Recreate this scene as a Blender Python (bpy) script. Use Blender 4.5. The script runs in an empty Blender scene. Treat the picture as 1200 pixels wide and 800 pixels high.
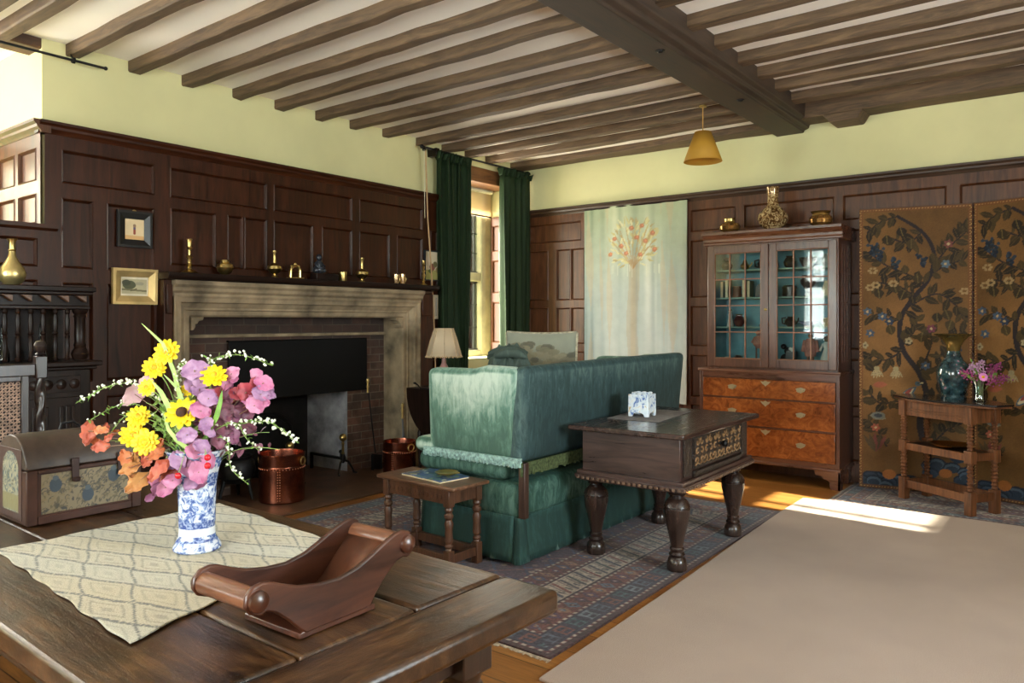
import bpy, bmesh, math, random
import numpy as np
from mathutils import Vector, Matrix
random.seed(7)
PI = math.pi
SC = bpy.context.scene
COL = SC.collection

# ------------------------------------------------------------------ helpers
def lin(c):
    return tuple((x/12.92 if x <= .04045 else ((x+.055)/1.055)**2.4) for x in (c[0]/255, c[1]/255, c[2]/255))

class MB:
    """collects shapes; build() links them as one mesh object"""
    def __init__(s,world=False): s.v=[]; s.f=[]; s.m=[]; s.cur=0; s.world=world
    def add(s, vs, fs):
        b=len(s.v); s.v.extend([tuple(p) for p in vs]); s.f.extend([tuple(b+i for i in q) for q in fs]); s.m.extend([s.cur]*len(fs)); return s
    def box(s, x0,x1,y0,y1,z0,z1):
        if x0>x1: x0,x1=x1,x0
        if y0>y1: y0,y1=y1,y0
        if z0>z1: z0,z1=z1,z0
        return s.add([(x0,y0,z0),(x1,y0,z0),(x1,y1,z0),(x0,y1,z0),(x0,y0,z1),(x1,y0,z1),(x1,y1,z1),(x0,y1,z1)],
            [(0,3,2,1),(4,5,6,7),(0,1,5,4),(1,2,6,5),(2,3,7,6),(3,0,4,7)])
    def bar(s, a, b, w, h, up=(0,0,1)):
        a=Vector(a); b=Vector(b); d=(b-a).normalized(); u=Vector(up)
        r=d.cross(u)
        if r.length<1e-4: r=d.cross(Vector((0,1,0)))
        r.normalize(); u=r.cross(d).normalized(); r*=w/2; u*=h/2
        return s.add([a-r-u,a+r-u,a+r+u,a-r+u,b-r-u,b+r-u,b+r+u,b-r+u],[(0,1,2,3),(7,6,5,4),(4,5,1,0),(5,6,2,1),(6,7,3,2),(7,4,0,3)])
    def prism(s, poly, axis, a0, a1):
        """poly: 2-D outline; axis x: (y,z), y: (x,z), z: (x,y)"""
        def p(q,a): return {'x':(a,q[0],q[1]),'y':(q[0],a,q[1]),'z':(q[0],q[1],a)}[axis]
        n=len(poly); vs=[p(q,a0) for q in poly]+[p(q,a1) for q in poly]
        fs=[tuple(range(n))[::-1], tuple(range(n,2*n))]+[(i,(i+1)%n,n+(i+1)%n,n+i) for i in range(n)]
        return s.add(vs,fs)
    def lathe(s, prof, c=(0,0,0), n=24, sx=1, sy=1, cap=True, axis='z'):
        vs=[];fs=[]
        for r,z in prof:
            for k in range(n):
                a=2*PI*k/n; x,y=r*math.cos(a)*sx, r*math.sin(a)*sy
                if axis=='z': vs.append((c[0]+x,c[1]+y,c[2]+z))
                elif axis=='x': vs.append((c[0]+z,c[1]+x,c[2]+y))
                else: vs.append((c[0]+x,c[1]+z,c[2]+y))
        for i in range(len(prof)-1):
            for k in range(n):
                fs.append((i*n+k,i*n+(k+1)%n,(i+1)*n+(k+1)%n,(i+1)*n+k))
        if cap:
            if prof[0][0]>1e-4: fs.append(tuple(range(n))[::-1])
            if prof[-1][0]>1e-4: fs.append(tuple((len(prof)-1)*n+k for k in range(n)))
        return s.add(vs,fs)
    def tube(s, pts, r, n=8, cap=True):
        pts=[Vector(p) for p in pts]; m=len(pts)
        rr=r if isinstance(r,(list,tuple)) else [r]*m
        vs=[];fs=[]; up=None
        for i,p in enumerate(pts):
            d=(pts[min(i+1,m-1)]-pts[max(i-1,0)])
            d=d.normalized() if d.length>1e-9 else Vector((0,0,1))
            if up is None:
                up=Vector((0,0,1)) if abs(d.z)<.9 else Vector((1,0,0))
            sd=d.cross(up); 
            if sd.length<1e-5: sd=d.cross(Vector((0,1,0)))
            sd.normalize(); up=sd.cross(d).normalized()
            for k in range(n):
                a=2*PI*k/n; vs.append(p+(sd*math.cos(a)+up*math.sin(a))*rr[i])
        for i in range(m-1):
            for k in range(n): fs.append((i*n+k,i*n+(k+1)%n,(i+1)*n+(k+1)%n,(i+1)*n+k))
        if cap: fs.append(tuple(range(n))[::-1]); fs.append(tuple((m-1)*n+k for k in range(n)))
        return s.add(vs,fs)
    def ball(s, c, r, sx=1, sy=1, sz=1, n=16, h=10):
        prof=[(max(1e-5,r*math.sin(PI*i/h)), -r*math.cos(PI*i/h)*sz) for i in range(h+1)]
        return s.lathe(prof,c,n,sx,sy,cap=False)
    def grid(s, fn, nu, nv, cu=False):
        vs=[fn(i/nu,j/nv) for j in range(nv+1) for i in range(nu+(0 if cu else 1))]
        w=nu if cu else nu+1; fs=[]
        for j in range(nv):
            for i in range(nu): fs.append((j*w+i,j*w+(i+1)%w,(j+1)*w+(i+1)%w,(j+1)*w+i))
        return s.add(vs,fs)
    def mark(s): return len(s.v)
    def xf(s, m0, M):
        for i in range(m0,len(s.v)): s.v[i]=tuple(M@Vector(s.v[i]))
        return s
    def mesh(s, name, mats, smooth=32):
        me=bpy.data.meshes.new(name); me.from_pydata([tuple(p) for p in s.v],[],s.f)
        for m in (mats if isinstance(mats,(list,tuple)) else [mats]): me.materials.append(m)
        if any(s.m): me.polygons.foreach_set('material_index',s.m)
        if smooth:
            me.polygons.foreach_set('use_smooth',[True]*len(me.polygons))
            me.set_sharp_from_angle(angle=math.radians(smooth))
        me.update(); return me
    def build(s, name, mats, parent=None, bevel=0, smooth=32, solid=0, sub=0, seg=2, fixn=False):
        if parent and s.world:
            q=parent; sh=Vector((0,0,0))
            while q: sh+=q.location; q=q.parent
            s.v=[(p[0]-sh.x,p[1]-sh.y,p[2]-sh.z) for p in s.v]
        me=s.mesh(name,mats,smooth)
        if fixn:
            bm=bmesh.new(); bm.from_mesh(me); bmesh.ops.recalc_face_normals(bm,faces=bm.faces); bm.to_mesh(me); bm.free()
        o=bpy.data.objects.new(name,me); COL.objects.link(o)
        if parent: o.parent=parent
        if solid:
            md=o.modifiers.new('thickness','SOLIDIFY'); md.thickness=solid; md.offset=0
        if bevel:
            md=o.modifiers.new('edge','BEVEL'); md.width=bevel; md.segments=seg; md.limit_method='ANGLE'; md.angle_limit=math.radians(38); md.harden_normals=False
        if sub:
            md=o.modifiers.new('soft','SUBSURF'); md.levels=sub; md.render_levels=sub
        return o

def tag(o, label=None, cat=None, group=None, kind=None):
    if label: o['label']=label
    if cat: o['category']=cat
    if group: o['group']=group
    if kind: o['kind']=kind
    return o
def thing(name, label, cat, loc=(0,0,0), rz=0, group=None):
    o=bpy.data.objects.new(name,None); o.empty_display_size=.05; COL.objects.link(o)
    o.location=loc; o.rotation_euler=(0,0,rz); return tag(o,label,cat,group)
def struct(o, label=None, cat=None): return tag(o,label,cat,None,'structure')
def copy_tree(o, parent=None):
    c=o.copy(); COL.objects.link(c); c.parent=parent
    for ch in list(o.children): copy_tree(ch,c)
    return c

# ------------------------------------------------------------------ materials
def nmat(name):
    m=bpy.data.materials.new(name); m.use_nodes=True; nt=m.node_tree
    b=nt.nodes['Principled BSDF']; return m,nt,b
def N(nt,t,**k):
    n=nt.nodes.new(t)
    for a,v in k.items():
        if a.startswith('i_'): n.inputs[a[2:].replace('_',' ')].default_value=v
        else: setattr(n,a,v)
    return n
def ramp(nt, stops, interp='LINEAR'):
    r=nt.nodes.new('ShaderNodeValToRGB'); cr=r.color_ramp; cr.interpolation=interp
    while len(cr.elements)<len(stops): cr.elements.new(.5)
    for e,(p,c) in zip(cr.elements,stops): e.position=p; e.color=(*lin(c),1)
    return r
def mix(nt,fac,a,b,blend='MIX'):
    n=nt.nodes.new('ShaderNodeMix'); n.data_type='RGBA'; n.blend_type=blend
    for s,v in ((0,fac),(6,a),(7,b)):
        if hasattr(v,'is_output'): nt.links.new(v,n.inputs[s])
        elif isinstance(v,(int,float)): n.inputs[s].default_value=v
        else: n.inputs[s].default_value=(*lin(v),1)
    return n.outputs[2]
def math_(nt,op,a,b=None,c=None,clamp=False):
    n=nt.nodes.new('ShaderNodeMath'); n.operation=op; n.use_clamp=clamp
    for i,v in enumerate((a,b,c)):
        if v is None: continue
        if hasattr(v,'is_output'): nt.links.new(v,n.inputs[i])
        else: n.inputs[i].default_value=v
    return n.outputs[0]
def coords(nt, scale=(1,1,1), kind='Object', rot=(0,0,0), loc=(0,0,0)):
    tc=nt.nodes.new('ShaderNodeTexCoord'); mp=nt.nodes.new('ShaderNodeMapping')
    nt.links.new(tc.outputs[kind],mp.inputs[0]); mp.inputs['Scale'].default_value=scale; mp.inputs['Rotation'].default_value=rot; mp.inputs['Location'].default_value=loc
    return mp.outputs[0]
def noise(nt, vec, scale=5, detail=4, rough=.55, dist=0):
    n=nt.nodes.new('ShaderNodeTexNoise'); n.inputs['Scale'].default_value=scale; n.inputs['Detail'].default_value=detail
    n.inputs['Roughness'].default_value=rough; n.inputs['Distortion'].default_value=dist; nt.links.new(vec,n.inputs['Vector']); return n.outputs['Fac']
def bump(nt,b,h,strength=.3,dist=.005):
    n=nt.nodes.new('ShaderNodeBump'); n.inputs['Strength'].default_value=strength; n.inputs['Distance'].default_value=dist
    nt.links.new(h,n.inputs['Height']); nt.links.new(n.outputs[0],b.inputs['Normal'])
def plain(name, c, rough=.6, metal=0, var=.12, nscale=6, bmp=.1, bscale=40, spec=.5, coat=0, sheen=0):
    m,nt,b=nmat(name)
    v=coords(nt); f=noise(nt,v,nscale,5)
    d=tuple(max(0,x*(1-var)) for x in c); e=tuple(min(255,x*(1+var)) for x in c)
    r=ramp(nt,[(.3,d),(.7,e)]); nt.links.new(f,r.inputs[0]); nt.links.new(r.outputs[0],b.inputs['Base Color'])
    b.inputs['Roughness'].default_value=rough; b.inputs['Metallic'].default_value=metal; b.inputs['Specular IOR Level'].default_value=spec
    b.inputs['Coat Weight'].default_value=coat; b.inputs['Sheen Weight'].default_value=sheen
    if bmp: bump(nt,b,noise(nt,v,bscale,3),bmp,.004)
    return m
def wood(name, dark, light, axis='x', scale=3, rough=.4, bmp=.15, coat=.0, patch=.35, spec=.5, stretch=9):
    m,nt,b=nmat(name)
    sc={'x':(scale/stretch*2,scale*2,scale*2),'y':(scale*2,scale/stretch*2,scale*2),'z':(scale*2,scale*2,scale/stretch*2)}[axis]
    v=coords(nt,sc); g=noise(nt,v,4,6,.65,1.2)
    r=ramp(nt,[(.28,dark),(.75,light)]); nt.links.new(g,r.inputs[0])
    p=noise(nt,coords(nt),1.7,3); pr=ramp(nt,[(.35,(150,150,150)),(.7,(255,255,255))]); nt.links.new(p,pr.inputs[0])
    col=mix(nt,patch,r.outputs[0],pr.outputs[0],'MULTIPLY'); nt.links.new(col,b.inputs['Base Color'])
    rr=nt.nodes.new('ShaderNodeMapRange'); nt.links.new(g,rr.inputs[0]); rr.inputs[3].default_value=rough-.08; rr.inputs[4].default_value=rough+.14
    nt.links.new(rr.outputs[0],b.inputs['Roughness']); b.inputs['Coat Weight'].default_value=coat; b.inputs['Coat Roughness'].default_value=.25
    b.inputs['Specular IOR Level'].default_value=spec
    if bmp: bump(nt,b,g,bmp,.004)
    return m
def vcol(name, rough=.7, bmp=.2, bscale=120, metal=0, coat=0, sheen=0, spec=.4, mottled=.25):
    """colour comes from the mesh's own painted pattern"""
    m,nt,b=nmat(name)
    a=nt.nodes.new('ShaderNodeAttribute'); a.attribute_name='paint'
    f=noise(nt,coords(nt),9,5); r=ramp(nt,[(.3,(170,170,170)),(.7,(255,255,255))]); nt.links.new(f,r.inputs[0])
    nt.links.new(mix(nt,mottled,a.outputs['Color'],r.outputs[0],'MULTIPLY'),b.inputs['Base Color'])
    b.inputs['Roughness'].default_value=rough; b.inputs['Metallic'].default_value=metal; b.inputs['Coat Weight'].default_value=coat; b.inputs['Sheen Weight'].default_value=sheen
    b.inputs['Specular IOR Level'].default_value=spec
    if bmp: bump(nt,b,noise(nt,coords(nt),bscale,2),bmp,.003)
    return m
def glass(name, tint=(255,255,255), gloss=.0, ior=1.5):
    m,nt,b=nmat(name); nt.nodes.remove(b); out=nt.nodes['Material Output']
    t=nt.nodes.new('ShaderNodeBsdfTransparent'); t.inputs[0].default_value=(*lin(tint),1)
    g=nt.nodes.new('ShaderNodeBsdfGlossy'); g.inputs['Roughness'].default_value=.03
    fr=nt.nodes.new('ShaderNodeFresnel'); fr.inputs[0].default_value=ior
    w=math_(nt,'ADD',fr.outputs[0],gloss,clamp=True)
    mx=nt.nodes.new('ShaderNodeMixShader'); nt.links.new(w,mx.inputs[0]); nt.links.new(t.outputs[0],mx.inputs[1]); nt.links.new(g.outputs[0],mx.inputs[2])
    nt.links.new(mx.outputs[0],out.inputs[0]); return m

# ------------------------------------------------------------------ painted patterns
def MW(): return MB(True)   # coordinates in the room, moved to the thing's own frame on build

class Paint:
    """a small painted cloth or board, w x h metres, one colour per mesh point"""
    def __init__(s,w,h,res,base):
        s.w,s.h=w,h; s.nx=int(w/res)+1; s.ny=int(h/res)+1
        s.px=np.linspace(0,w,s.nx)[None,:].repeat(s.ny,0); s.py=np.linspace(0,h,s.ny)[:,None].repeat(s.nx,1)
        s.c=np.zeros((s.ny,s.nx,3)); s.c[:]=base
    def put(s,mask,c,a=1.0):
        s.c[mask]=s.c[mask]*(1-a)+np.array(c)*a
    def ell(s,x,y,rx,ry,c,rot=0,a=1):
        dx,dy=s.px-x,s.py-y; co,si=math.cos(rot),math.sin(rot)
        u=(dx*co+dy*si)/rx; v=(-dx*si+dy*co)/ry
        s.put(u*u+v*v<1,c,a)
    def line(s,pts,w,c,a=1):
        d=np.full(s.px.shape,9.)
        for k,((x0,y0),(x1,y1)) in enumerate(zip(pts[:-1],pts[1:])):
            L=(x1-x0)**2+(y1-y0)**2+1e-12
            t=np.clip(((s.px-x0)*(x1-x0)+(s.py-y0)*(y1-y0))/L,0,1)
            d=np.minimum(d,np.hypot(s.px-x0-t*(x1-x0),s.py-y0-t*(y1-y0)))
        s.put(d<w/2,c,a)
    def leaf(s,x,y,l,w,ang,c,vein=None):
        dx,dy=s.px-x,s.py-y; co,si=math.cos(ang),math.sin(ang)
        u=(dx*co+dy*si)/l; v=(-dx*si+dy*co)
        ww=w*np.sin(np.clip(u,0,1)*PI)**.8*(1-.35*np.clip(u,0,1))
        s.put((u>0)&(u<1)&(np.abs(v)<ww),c)
        if vein: s.put((u>0)&(u<.95)&(np.abs(v)<w*.08),vein)
    def flower(s,x,y,r,n,c,mid,rot=0):
        dx,dy=s.px-x,s.py-y; d=np.hypot(dx,dy); a=np.arctan2(dy,dx)
        s.put(d<r*(.62+.38*np.abs(np.cos((a-rot)*n/2))),c); s.put(d<r*.3,mid)
    def colors(s):
        x=np.clip(s.c,0,255)/255.; return np.where(x<=.04045,x/12.92,((x+.055)/1.055)**2.4)
    def build(s,name,mat,fn,parent=None,thick=0,smooth=60):
        """fn(x,y arrays) -> X,Y,Z arrays of the surface"""
        X,Y,Z=fn(s.px,s.py); co=np.stack([X,Y,Z],-1).reshape(-1,3)
        nx,ny=s.nx,s.ny; i=np.arange(nx*ny).reshape(ny,nx)
        q=np.stack([i[:-1,:-1],i[:-1,1:],i[1:,1:],i[1:,:-1]],-1).reshape(-1,4)
        me=bpy.data.meshes.new(name); me.vertices.add(nx*ny); me.vertices.foreach_set('co',co.astype(np.float32).ravel())
        me.loops.add(q.size); me.loops.foreach_set('vertex_index',q.astype(np.int32).ravel())
        me.polygons.add(len(q)); me.polygons.foreach_set('loop_start',(np.arange(len(q))*4).astype(np.int32))
        me.polygons.foreach_set('use_smooth',[True]*len(q))
        me.materials.append(mat); me.update(calc_edges=True)
        at=me.color_attributes.new('paint','FLOAT_COLOR','POINT'); c=s.colors().reshape(-1,3)
        at.data.foreach_set('color',np.concatenate([c,np.ones((len(c),1))],1).astype(np.float32).ravel())
        o=bpy.data.objects.new(name,me); COL.objects.link(o)
        if parent: o.parent=parent
        if thick:
            md=o.modifiers.new('thickness','SOLIDIFY'); md.thickness=thick; md.offset=-1
        return o

def turned(rs, z0, z1):
    """profile for turned work: list of (fraction, radius)"""
    return [(r, z0+(z1-z0)*f) for f,r in rs]
# light levels
LB,LC,LN1,LN2,LR,SUNE,SKY,EXPO=80,75,205,135,225,45.0,1.8,0.5
# ------------------------------------------------------------------ shared materials
OAK_PANEL=wood('oak_panelling_shaded',(32,14,5),(78,37,16),'z',2.2,.36,.12,.0,.35,.32)  # same oak as the back wall, its dimmer light put into the colour
OAK_PANEL_H=wood('oak_rail_shaded',(32,14,5),(78,37,16),'y',2.2,.36,.12,.0,.35,.32)
OAK_BACK=wood('oak_panelling_lit',(58,32,18),(112,68,40),'z',2.2,.36,.12,.0,.35,.4)  # same oak, lightened in colour where the walls are better lit
JOIST=wood('weathered_oak_joist',(66,49,35),(132,104,76),'x',3.2,.72,.5,0,.45)
BEAM=wood('weathered_oak_beam',(44,32,25),(80,61,47),'y',2.5,.6,.25,0,.3)
PLASTER=plain('cream_lime_plaster',(214,207,158),.88,0,.03,1.5,.12,9,.2)
PLASTER_W=plain('white_ceiling_plaster',(248,240,230),.9,0,.025,1.2,.15,7,.2)
FLOORM,nt,b=nmat('oak_floorboards')
v=coords(nt,(.6,5.2,1)); bk=N(nt,'ShaderNodeTexBrick',offset=.37); nt.links.new(v,bk.inputs[0])
for k,c in (('Color1',(176,118,58)),('Color2',(150,96,44)),('Mortar',(60,36,18))): bk.inputs[k].default_value=(*lin(c),1)
bk.inputs['Scale'].default_value=1; bk.inputs['Mortar Size'].default_value=.012; bk.inputs['Brick Width'].default_value=1.6; bk.inputs['Row Height'].default_value=1
g=noise(nt,coords(nt,(2,26,1)),3,5,.6,.8); r=ramp(nt,[(.3,(170,165,160)),(.7,(255,255,255))]); nt.links.new(g,r.inputs[0])
nt.links.new(mix(nt,.7,bk.outputs[0],r.outputs[0],'MULTIPLY'),b.inputs['Base Color']); b.inputs['Roughness'].default_value=.34; bump(nt,b,g,.06,.003)
STONE=plain('carved_limestone',(133,117,94),.82,0,.3,4.5,.35,22,.3)
BRASS=plain('old_brass',(190,164,104),.3,1,.12,7,.05,60)
IRON=plain('black_iron',(30,28,28),.5,.6,.2,9,.2,50)
DOAK=wood('near_black_oak',(14,9,7),(46,29,22),'z',3,.3,.15,.0,.35,.2)
DOAK_H=wood('near_black_oak_board',(15,10,8),(48,30,23),'y',3,.3,.15,.0,.35,.2)
GLASS=glass('window_glass',(245,250,246))
LEAD=plain('lead_came',(70,72,70),.5,.5,.1)
PAGE=plain('cream_paper',(226,208,170),.8,0,.06,20)

XL=-5.27; XW=-5.31; YB=7.07; CZ=3.195
XR=2.6; YN=-1.7

# floor, ceilings
struct(MB().box(-6.7,XR,YN-.3,YB+.3,-.1,0).build('floor',FLOORM))
struct(MB().box(-6.7,-2.25,YN-.3,YB+.3,CZ,CZ+.25).build('ceiling',PLASTER_W))
struct(MB().box(-2.25,XR,YN-.3,YB+.3,CZ+.115,CZ+.3).build('ceiling',PLASTER_W))
# walls
w=MB()
TH=-5.75
w.box(TH,XW,1.98,2.86,0,3.3); w.box(TH,XW,2.86,5.14,1.44,3.3); w.box(TH,XW,5.14,5.62,0,3.3)
w.box(TH,XW,5.62,6.85,0,1.0); w.box(TH,XW,5.62,6.85,2.92,3.3); w.box(TH,XW,6.85,YB+.25,0,3.3)
w.box(TH,XW,YN-.3,-1.6,0,3.3); w.box(TH,XW,-.65,-.5,0,3.3); w.box(TH,XW,-1.6,-.65,0,.7); w.box(TH,XW,-1.6,-.65,2.95,3.3); w.box(TH,XW,-.5,1.98,0,1.98)
struct(w.build('wall_left',PLASTER))
# deep bay behind the panelled parapet
struct(MB().box(-6.6,TH,1.98,2.18,0,3.3).box(-6.6,TH,-.7,-.5,0,3.3).box(-6.6,-6.45,-.5,1.98,0,2.0).box(-6.45,TH,-.5,1.98,0,1.98).build('wall_bay',PLASTER))
struct(MB().box(-6.0,XR+.3,YB,YB+.25,0,3.5).build('wall_back',PLASTER))
# near wall: reflected window plus one added for fill; right wall: one added
def holed(name,axis,c0,c1,a0,a1,z1,holes):
    m=MB(); a=a0
    def bx(p,q,z0,zz):
        if axis=='y': m.box(p,q,c0,c1,z0,zz)
        else: m.box(c0,c1,p,q,z0,zz)
    for (p,q,s,t) in holes:
        bx(a,p,0,z1); bx(p,q,0,s); bx(p,q,t,z1); a=q
    bx(a,a1,0,z1); return struct(m.build(name,PLASTER))
NEARWIN=[(-4.6,-3.2,1.0,2.85),(-1.6,.4,1.0,2.85)]
RIGHTWIN=[(1.6,3.4,1.0,2.85)]
holed('wall_near','y',YN-.25,YN,-5.75,XR+.25,3.5,NEARWIN)
holed('wall_right','x',XR,XR+.25,YN-.25,YB+.25,3.5,RIGHTWIN)

def stone_window(name,axis,c,a0,a1,z0,z1,lights,transom,fw=.07,jr=None,mw=.045):
    """mullioned window standing in the plane c of an axis; parts: frame, mullions, panes of leaded glass"""
    o=bpy.data.objects.new(name,None); COL.objects.link(o); o['kind']='structure'
    def B(m,p,q,s,t,d=.07):
        if axis=='x': m.box(c-d,c+d,p,q,s,t)
        else: m.box(p,q,c-d,c+d,s,t)
    a1_=a1; jr=jr or fw; f=MB(); B(f,a0,a0+fw,z0,z1); B(f,a1-jr,a1,z0,z1); a1=a1-jr+fw; B(f,a0+fw,a1-fw,z0,z0+fw); B(f,a0+fw,a1-fw,z1-fw,z1)
    f.build('window_frame',STONE_W,o,.012)
    wd=(a1-a0-2*fw)/lights
    for k in range(1,lights):
        m=MB(); B(m,a0+fw+wd*k-mw,a0+fw+wd*k+mw,z0+fw,z1-fw,.06); m.build('mullion',STONE_W,o,.015)
    m=MB(); B(m,a0+fw,a1-fw,transom-.05,transom+.05,.065); m.build('transom',STONE_W,o,.015)
    for k in range(lights):
        for s,t in ((z0+fw,transom-.05),(transom+.05,z1-fw)):
            p=a0+fw+wd*k; q=p+wd; g=MB(); B(g,p,q,s,t,.003); g.build('pane',GLASS,o)
            l=MB(); nn=3; B(l,p+.045,p+.06,s,t,.012); B(l,q-.06,q-.045,s,t,.012); B(l,p,q,s,s+.015,.012); B(l,p,q,t-.015,t,.012)
            for i in range(1,nn): B(l,p+wd*i/nn-.004,p+wd*i/nn+.004,s,t,.006)
            mz=max(2,int((t-s)/.2))
            for i in range(1,mz): B(l,p,q,s+(t-s)*i/mz-.004,s+(t-s)*i/mz+.004,.006)
            l.build('glazing_lead',LEAD,o)
    return o
STONE_W=plain('pale_window_stone',(206,198,168),.8,0,.1,5,.2,30,.3)
stone_window('window_1','x',-5.68,5.62,6.85,1.0,2.92,2,1.9,jr=.19,mw=.022)
stone_window('added_window_6','x',-5.68,-1.6,-.65,.7,2.95,2,2.1)  # unseen window, added so sun on the floor bounces to the ceiling
stone_window('window_2','x',-6.5,-.5,1.98,2.0,3.15,4,2.62)
stone_window('window_3','y',YN-.15,-4.6,-3.2,1.0,2.85,3,2.1)
stone_window('added_window_4','y',YN-.15,-1.6,.4,1.0,2.85,4,2.1)  # unseen window, added to let fill light in
stone_window('added_window_5','x',XR+.15,1.6,3.4,1.0,2.85,4,2.1)  # unseen side window, added for fill light

# panelling sheets
def panelled(name,P,W0,W1,Z0,Z1,panels,mat,rec=.018,mo=.018):
    us=sorted({W0,W1,*[p[0] for p in panels],*[p[1] for p in panels]}); zs=sorted({Z0,Z1,*[p[2] for p in panels],*[p[3] for p in panels]})
    m=MB()
    def q(pts): m.add([P(*p) for p in pts],[(0,1,2,3)])
    for i in range(len(us)-1):
        for j in range(len(zs)-1):
            cu=(us[i]+us[i+1])/2; cz=(zs[j]+zs[j+1])/2
            if any(p[0]<cu<p[1] and p[2]<cz<p[3] for p in panels): continue
            q([(us[i],zs[j],0),(us[i+1],zs[j],0),(us[i+1],zs[j+1],0),(us[i],zs[j+1],0)])
    for (a,b_,c,d) in panels:
        e=mo; h=.006
        ring=[(0,0),(e*.35,h),(e*.7,-rec*.3),(e,-rec)]
        for k in range(3):
            (o0,d0),(o1,d1)=ring[k],ring[k+1]
            A=[(a+o0,c+o0,d0),(b_-o0,c+o0,d0),(b_-o0,d-o0,d0),(a+o0,d-o0,d0)]; B=[(a+o1,c+o1,d1),(b_-o1,c+o1,d1),(b_-o1,d-o1,d1),(a+o1,d-o1,d1)]
            for s in range(4): q([A[s],A[(s+1)%4],B[(s+1)%4],B[s]])
        q([(a+e,c+e,-rec),(b_-e,c+e,-rec),(b_-e,d-e,-rec),(a+e,d-e,-rec)])
    o=m.build(name,mat,None,0,20); return struct(o)
left=[(2.078,2.684,2.285,2.5),(2.796,3.6,2.285,2.5),(3.66,4.475,2.285,2.5),(4.554,5.36,2.285,2.5),
 (2.078,2.272,1.74,2.19),(2.36,2.684,1.74,2.19),(2.078,2.272,1.0,1.65),(2.36,2.684,1.0,1.65),(2.078,2.272,.2,.9),(2.36,2.684,.2,.9)]
for a,b_ in ((2.80,3.155),(3.25,3.385),(3.395,3.6),(3.66,4.05),(4.14,4.475),(4.554,4.925),(5.015,5.36)): left.append((a,b_,1.80,2.21))
panelled('wall_left_panelling',lambda u,z,d:(XL+d,u,z),1.98,2.74,.15,2.59,[p for p in left if p[1]<2.7],OAK_PANEL)
panelled('wall_left_panelling',lambda u,z,d:(XL+d,u,z),2.74,5.42,1.70,2.59,[p for p in left if p[0]>2.75],OAK_PANEL)
panelled('wall_left_panelling',lambda u,z,d:(XL+d,u,z),5.42,5.62,.15,2.59,[(5.47,5.58,1.72,2.3),(5.47,5.58,1.0,1.66),(5.47,5.58,.25,.9)],OAK_PANEL)
panelled('wall_left_panelling',lambda u,z,d:(XL+d,u,z),-.6,1.98,.15,2.0,[(1.2,1.94,1.74,1.92),(.3,1.12,1.74,1.92),(1.6,1.94,1.0,1.66),(1.2,1.52,1.0,1.66),(.7,1.12,1.0,1.66),(1.6,1.94,.2,.92),(1.2,1.52,.2,.92),(.7,1.12,.2,.92)],OAK_PANEL)
# reveal of the bay, panelled in the lit-toned oak
panelled('wall_bay_panelling',lambda u,z,d:(u,1.955-d,z),-6.42,-5.27,1.98,2.59,[(-5.62,-5.33,2.29,2.5),(-6.0,-5.68,2.29,2.5),(-5.62,-5.33,2.02,2.21),(-6.0,-5.68,2.02,2.21),(-6.38,-6.06,2.02,2.21),(-6.38,-6.06,2.29,2.5)],OAK_BACK)
# corner window reveal and back wall
panelled('wall_reveal_panelling',lambda u,z,d:(u,6.82-d,z),-5.6,-5.29,.2,2.6,[(-5.58,-5.33,2.2,2.5),(-5.58,-5.33,1.72,2.1),(-5.58,-5.33,1.15,1.62),(-5.58,-5.33,.4,1.05)],OAK_BACK)
back=[]
tops=[(-5.22,-4.5),(-4.4,-3.3),(-3.22,-2.76),(-2.68,-1.86),(-1.79,-.99),(-.9,-.1),(-.02,.8),(.88,1.7),(1.78,2.5)]
for a,b_ in tops:
    back.append((a,b_,2.28,2.5)); md=(a+b_)/2
    cols=[(a,md-.05),(md+.05,b_)] if b_-a<.9 else [(a,a+.45),(a+.55,b_)]
    if a<-5: cols=[(-5.22,-4.94),(-4.83,-4.645),(-4.638,-4.46)]
    for p,q in cols:
        for s,t in ((1.63,2.2),(1.15,1.55),(.65,1.07),(.18,.58)): back.append((p,q,s,t))
panelled('wall_back_panelling',lambda u,z,d:(u,YB-.03-d,z),-5.29,XR,.15,2.59,back,OAK_BACK)
# cornices and baseboards
def moulding(name,prof,axis,a0,a1,fl,mat): # prof: (out,z)
    poly=[(fl(p[0]),p[1]) for p in prof]; return struct(MB().prism(poly,axis,a0,a1).build(name,mat,None,0,25,fixn=True))
CP=[(-.05,2.585),(.004,2.585),(.012,2.6),(.03,2.615),(.034,2.63),(.05,2.645),(.05,2.662),(-.05,2.662)]
moulding('trim_1',CP,'y',1.94,5.62,lambda o:XL+o,OAK_PANEL_H)
moulding('trim_2',CP,'x',-6.42,-5.235,lambda o:1.955-o,OAK_BACK)
moulding('trim_3',CP,'x',-5.29,XR,lambda o:YB-.03-o,wood('dark_cornice',(40,26,18),(84,58,40),'x',2,.4,.1,.1))
moulding('trim_4',[(-.05,1.97),(.005,1.97),(.03,1.985),(.03,2.01),(-.05,2.01)],'y',-.6,2.05,lambda o:XL+o,OAK_PANEL_H)
moulding('trim_5',[(-.05,1.97),(0,1.97),(0,1.99),(-.05,1.99)],'y',-.5,1.98,lambda o:XL-.05+o,OAK_PANEL_H)
SK=[(-.04,0),(.02,0),(.02,.13),(.008,.16),(-.04,.16)]
moulding('baseboard_left',SK,'y',YN,2.74,lambda o:XL+o,OAK_PANEL_H)
moulding('baseboard_left',SK,'y',5.42,6.85,lambda o:XL+o,OAK_PANEL_H)
moulding('baseboard_back',SK,'x',-5.29,XR,lambda o:YB-.03-o,OAK_BACK)

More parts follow.
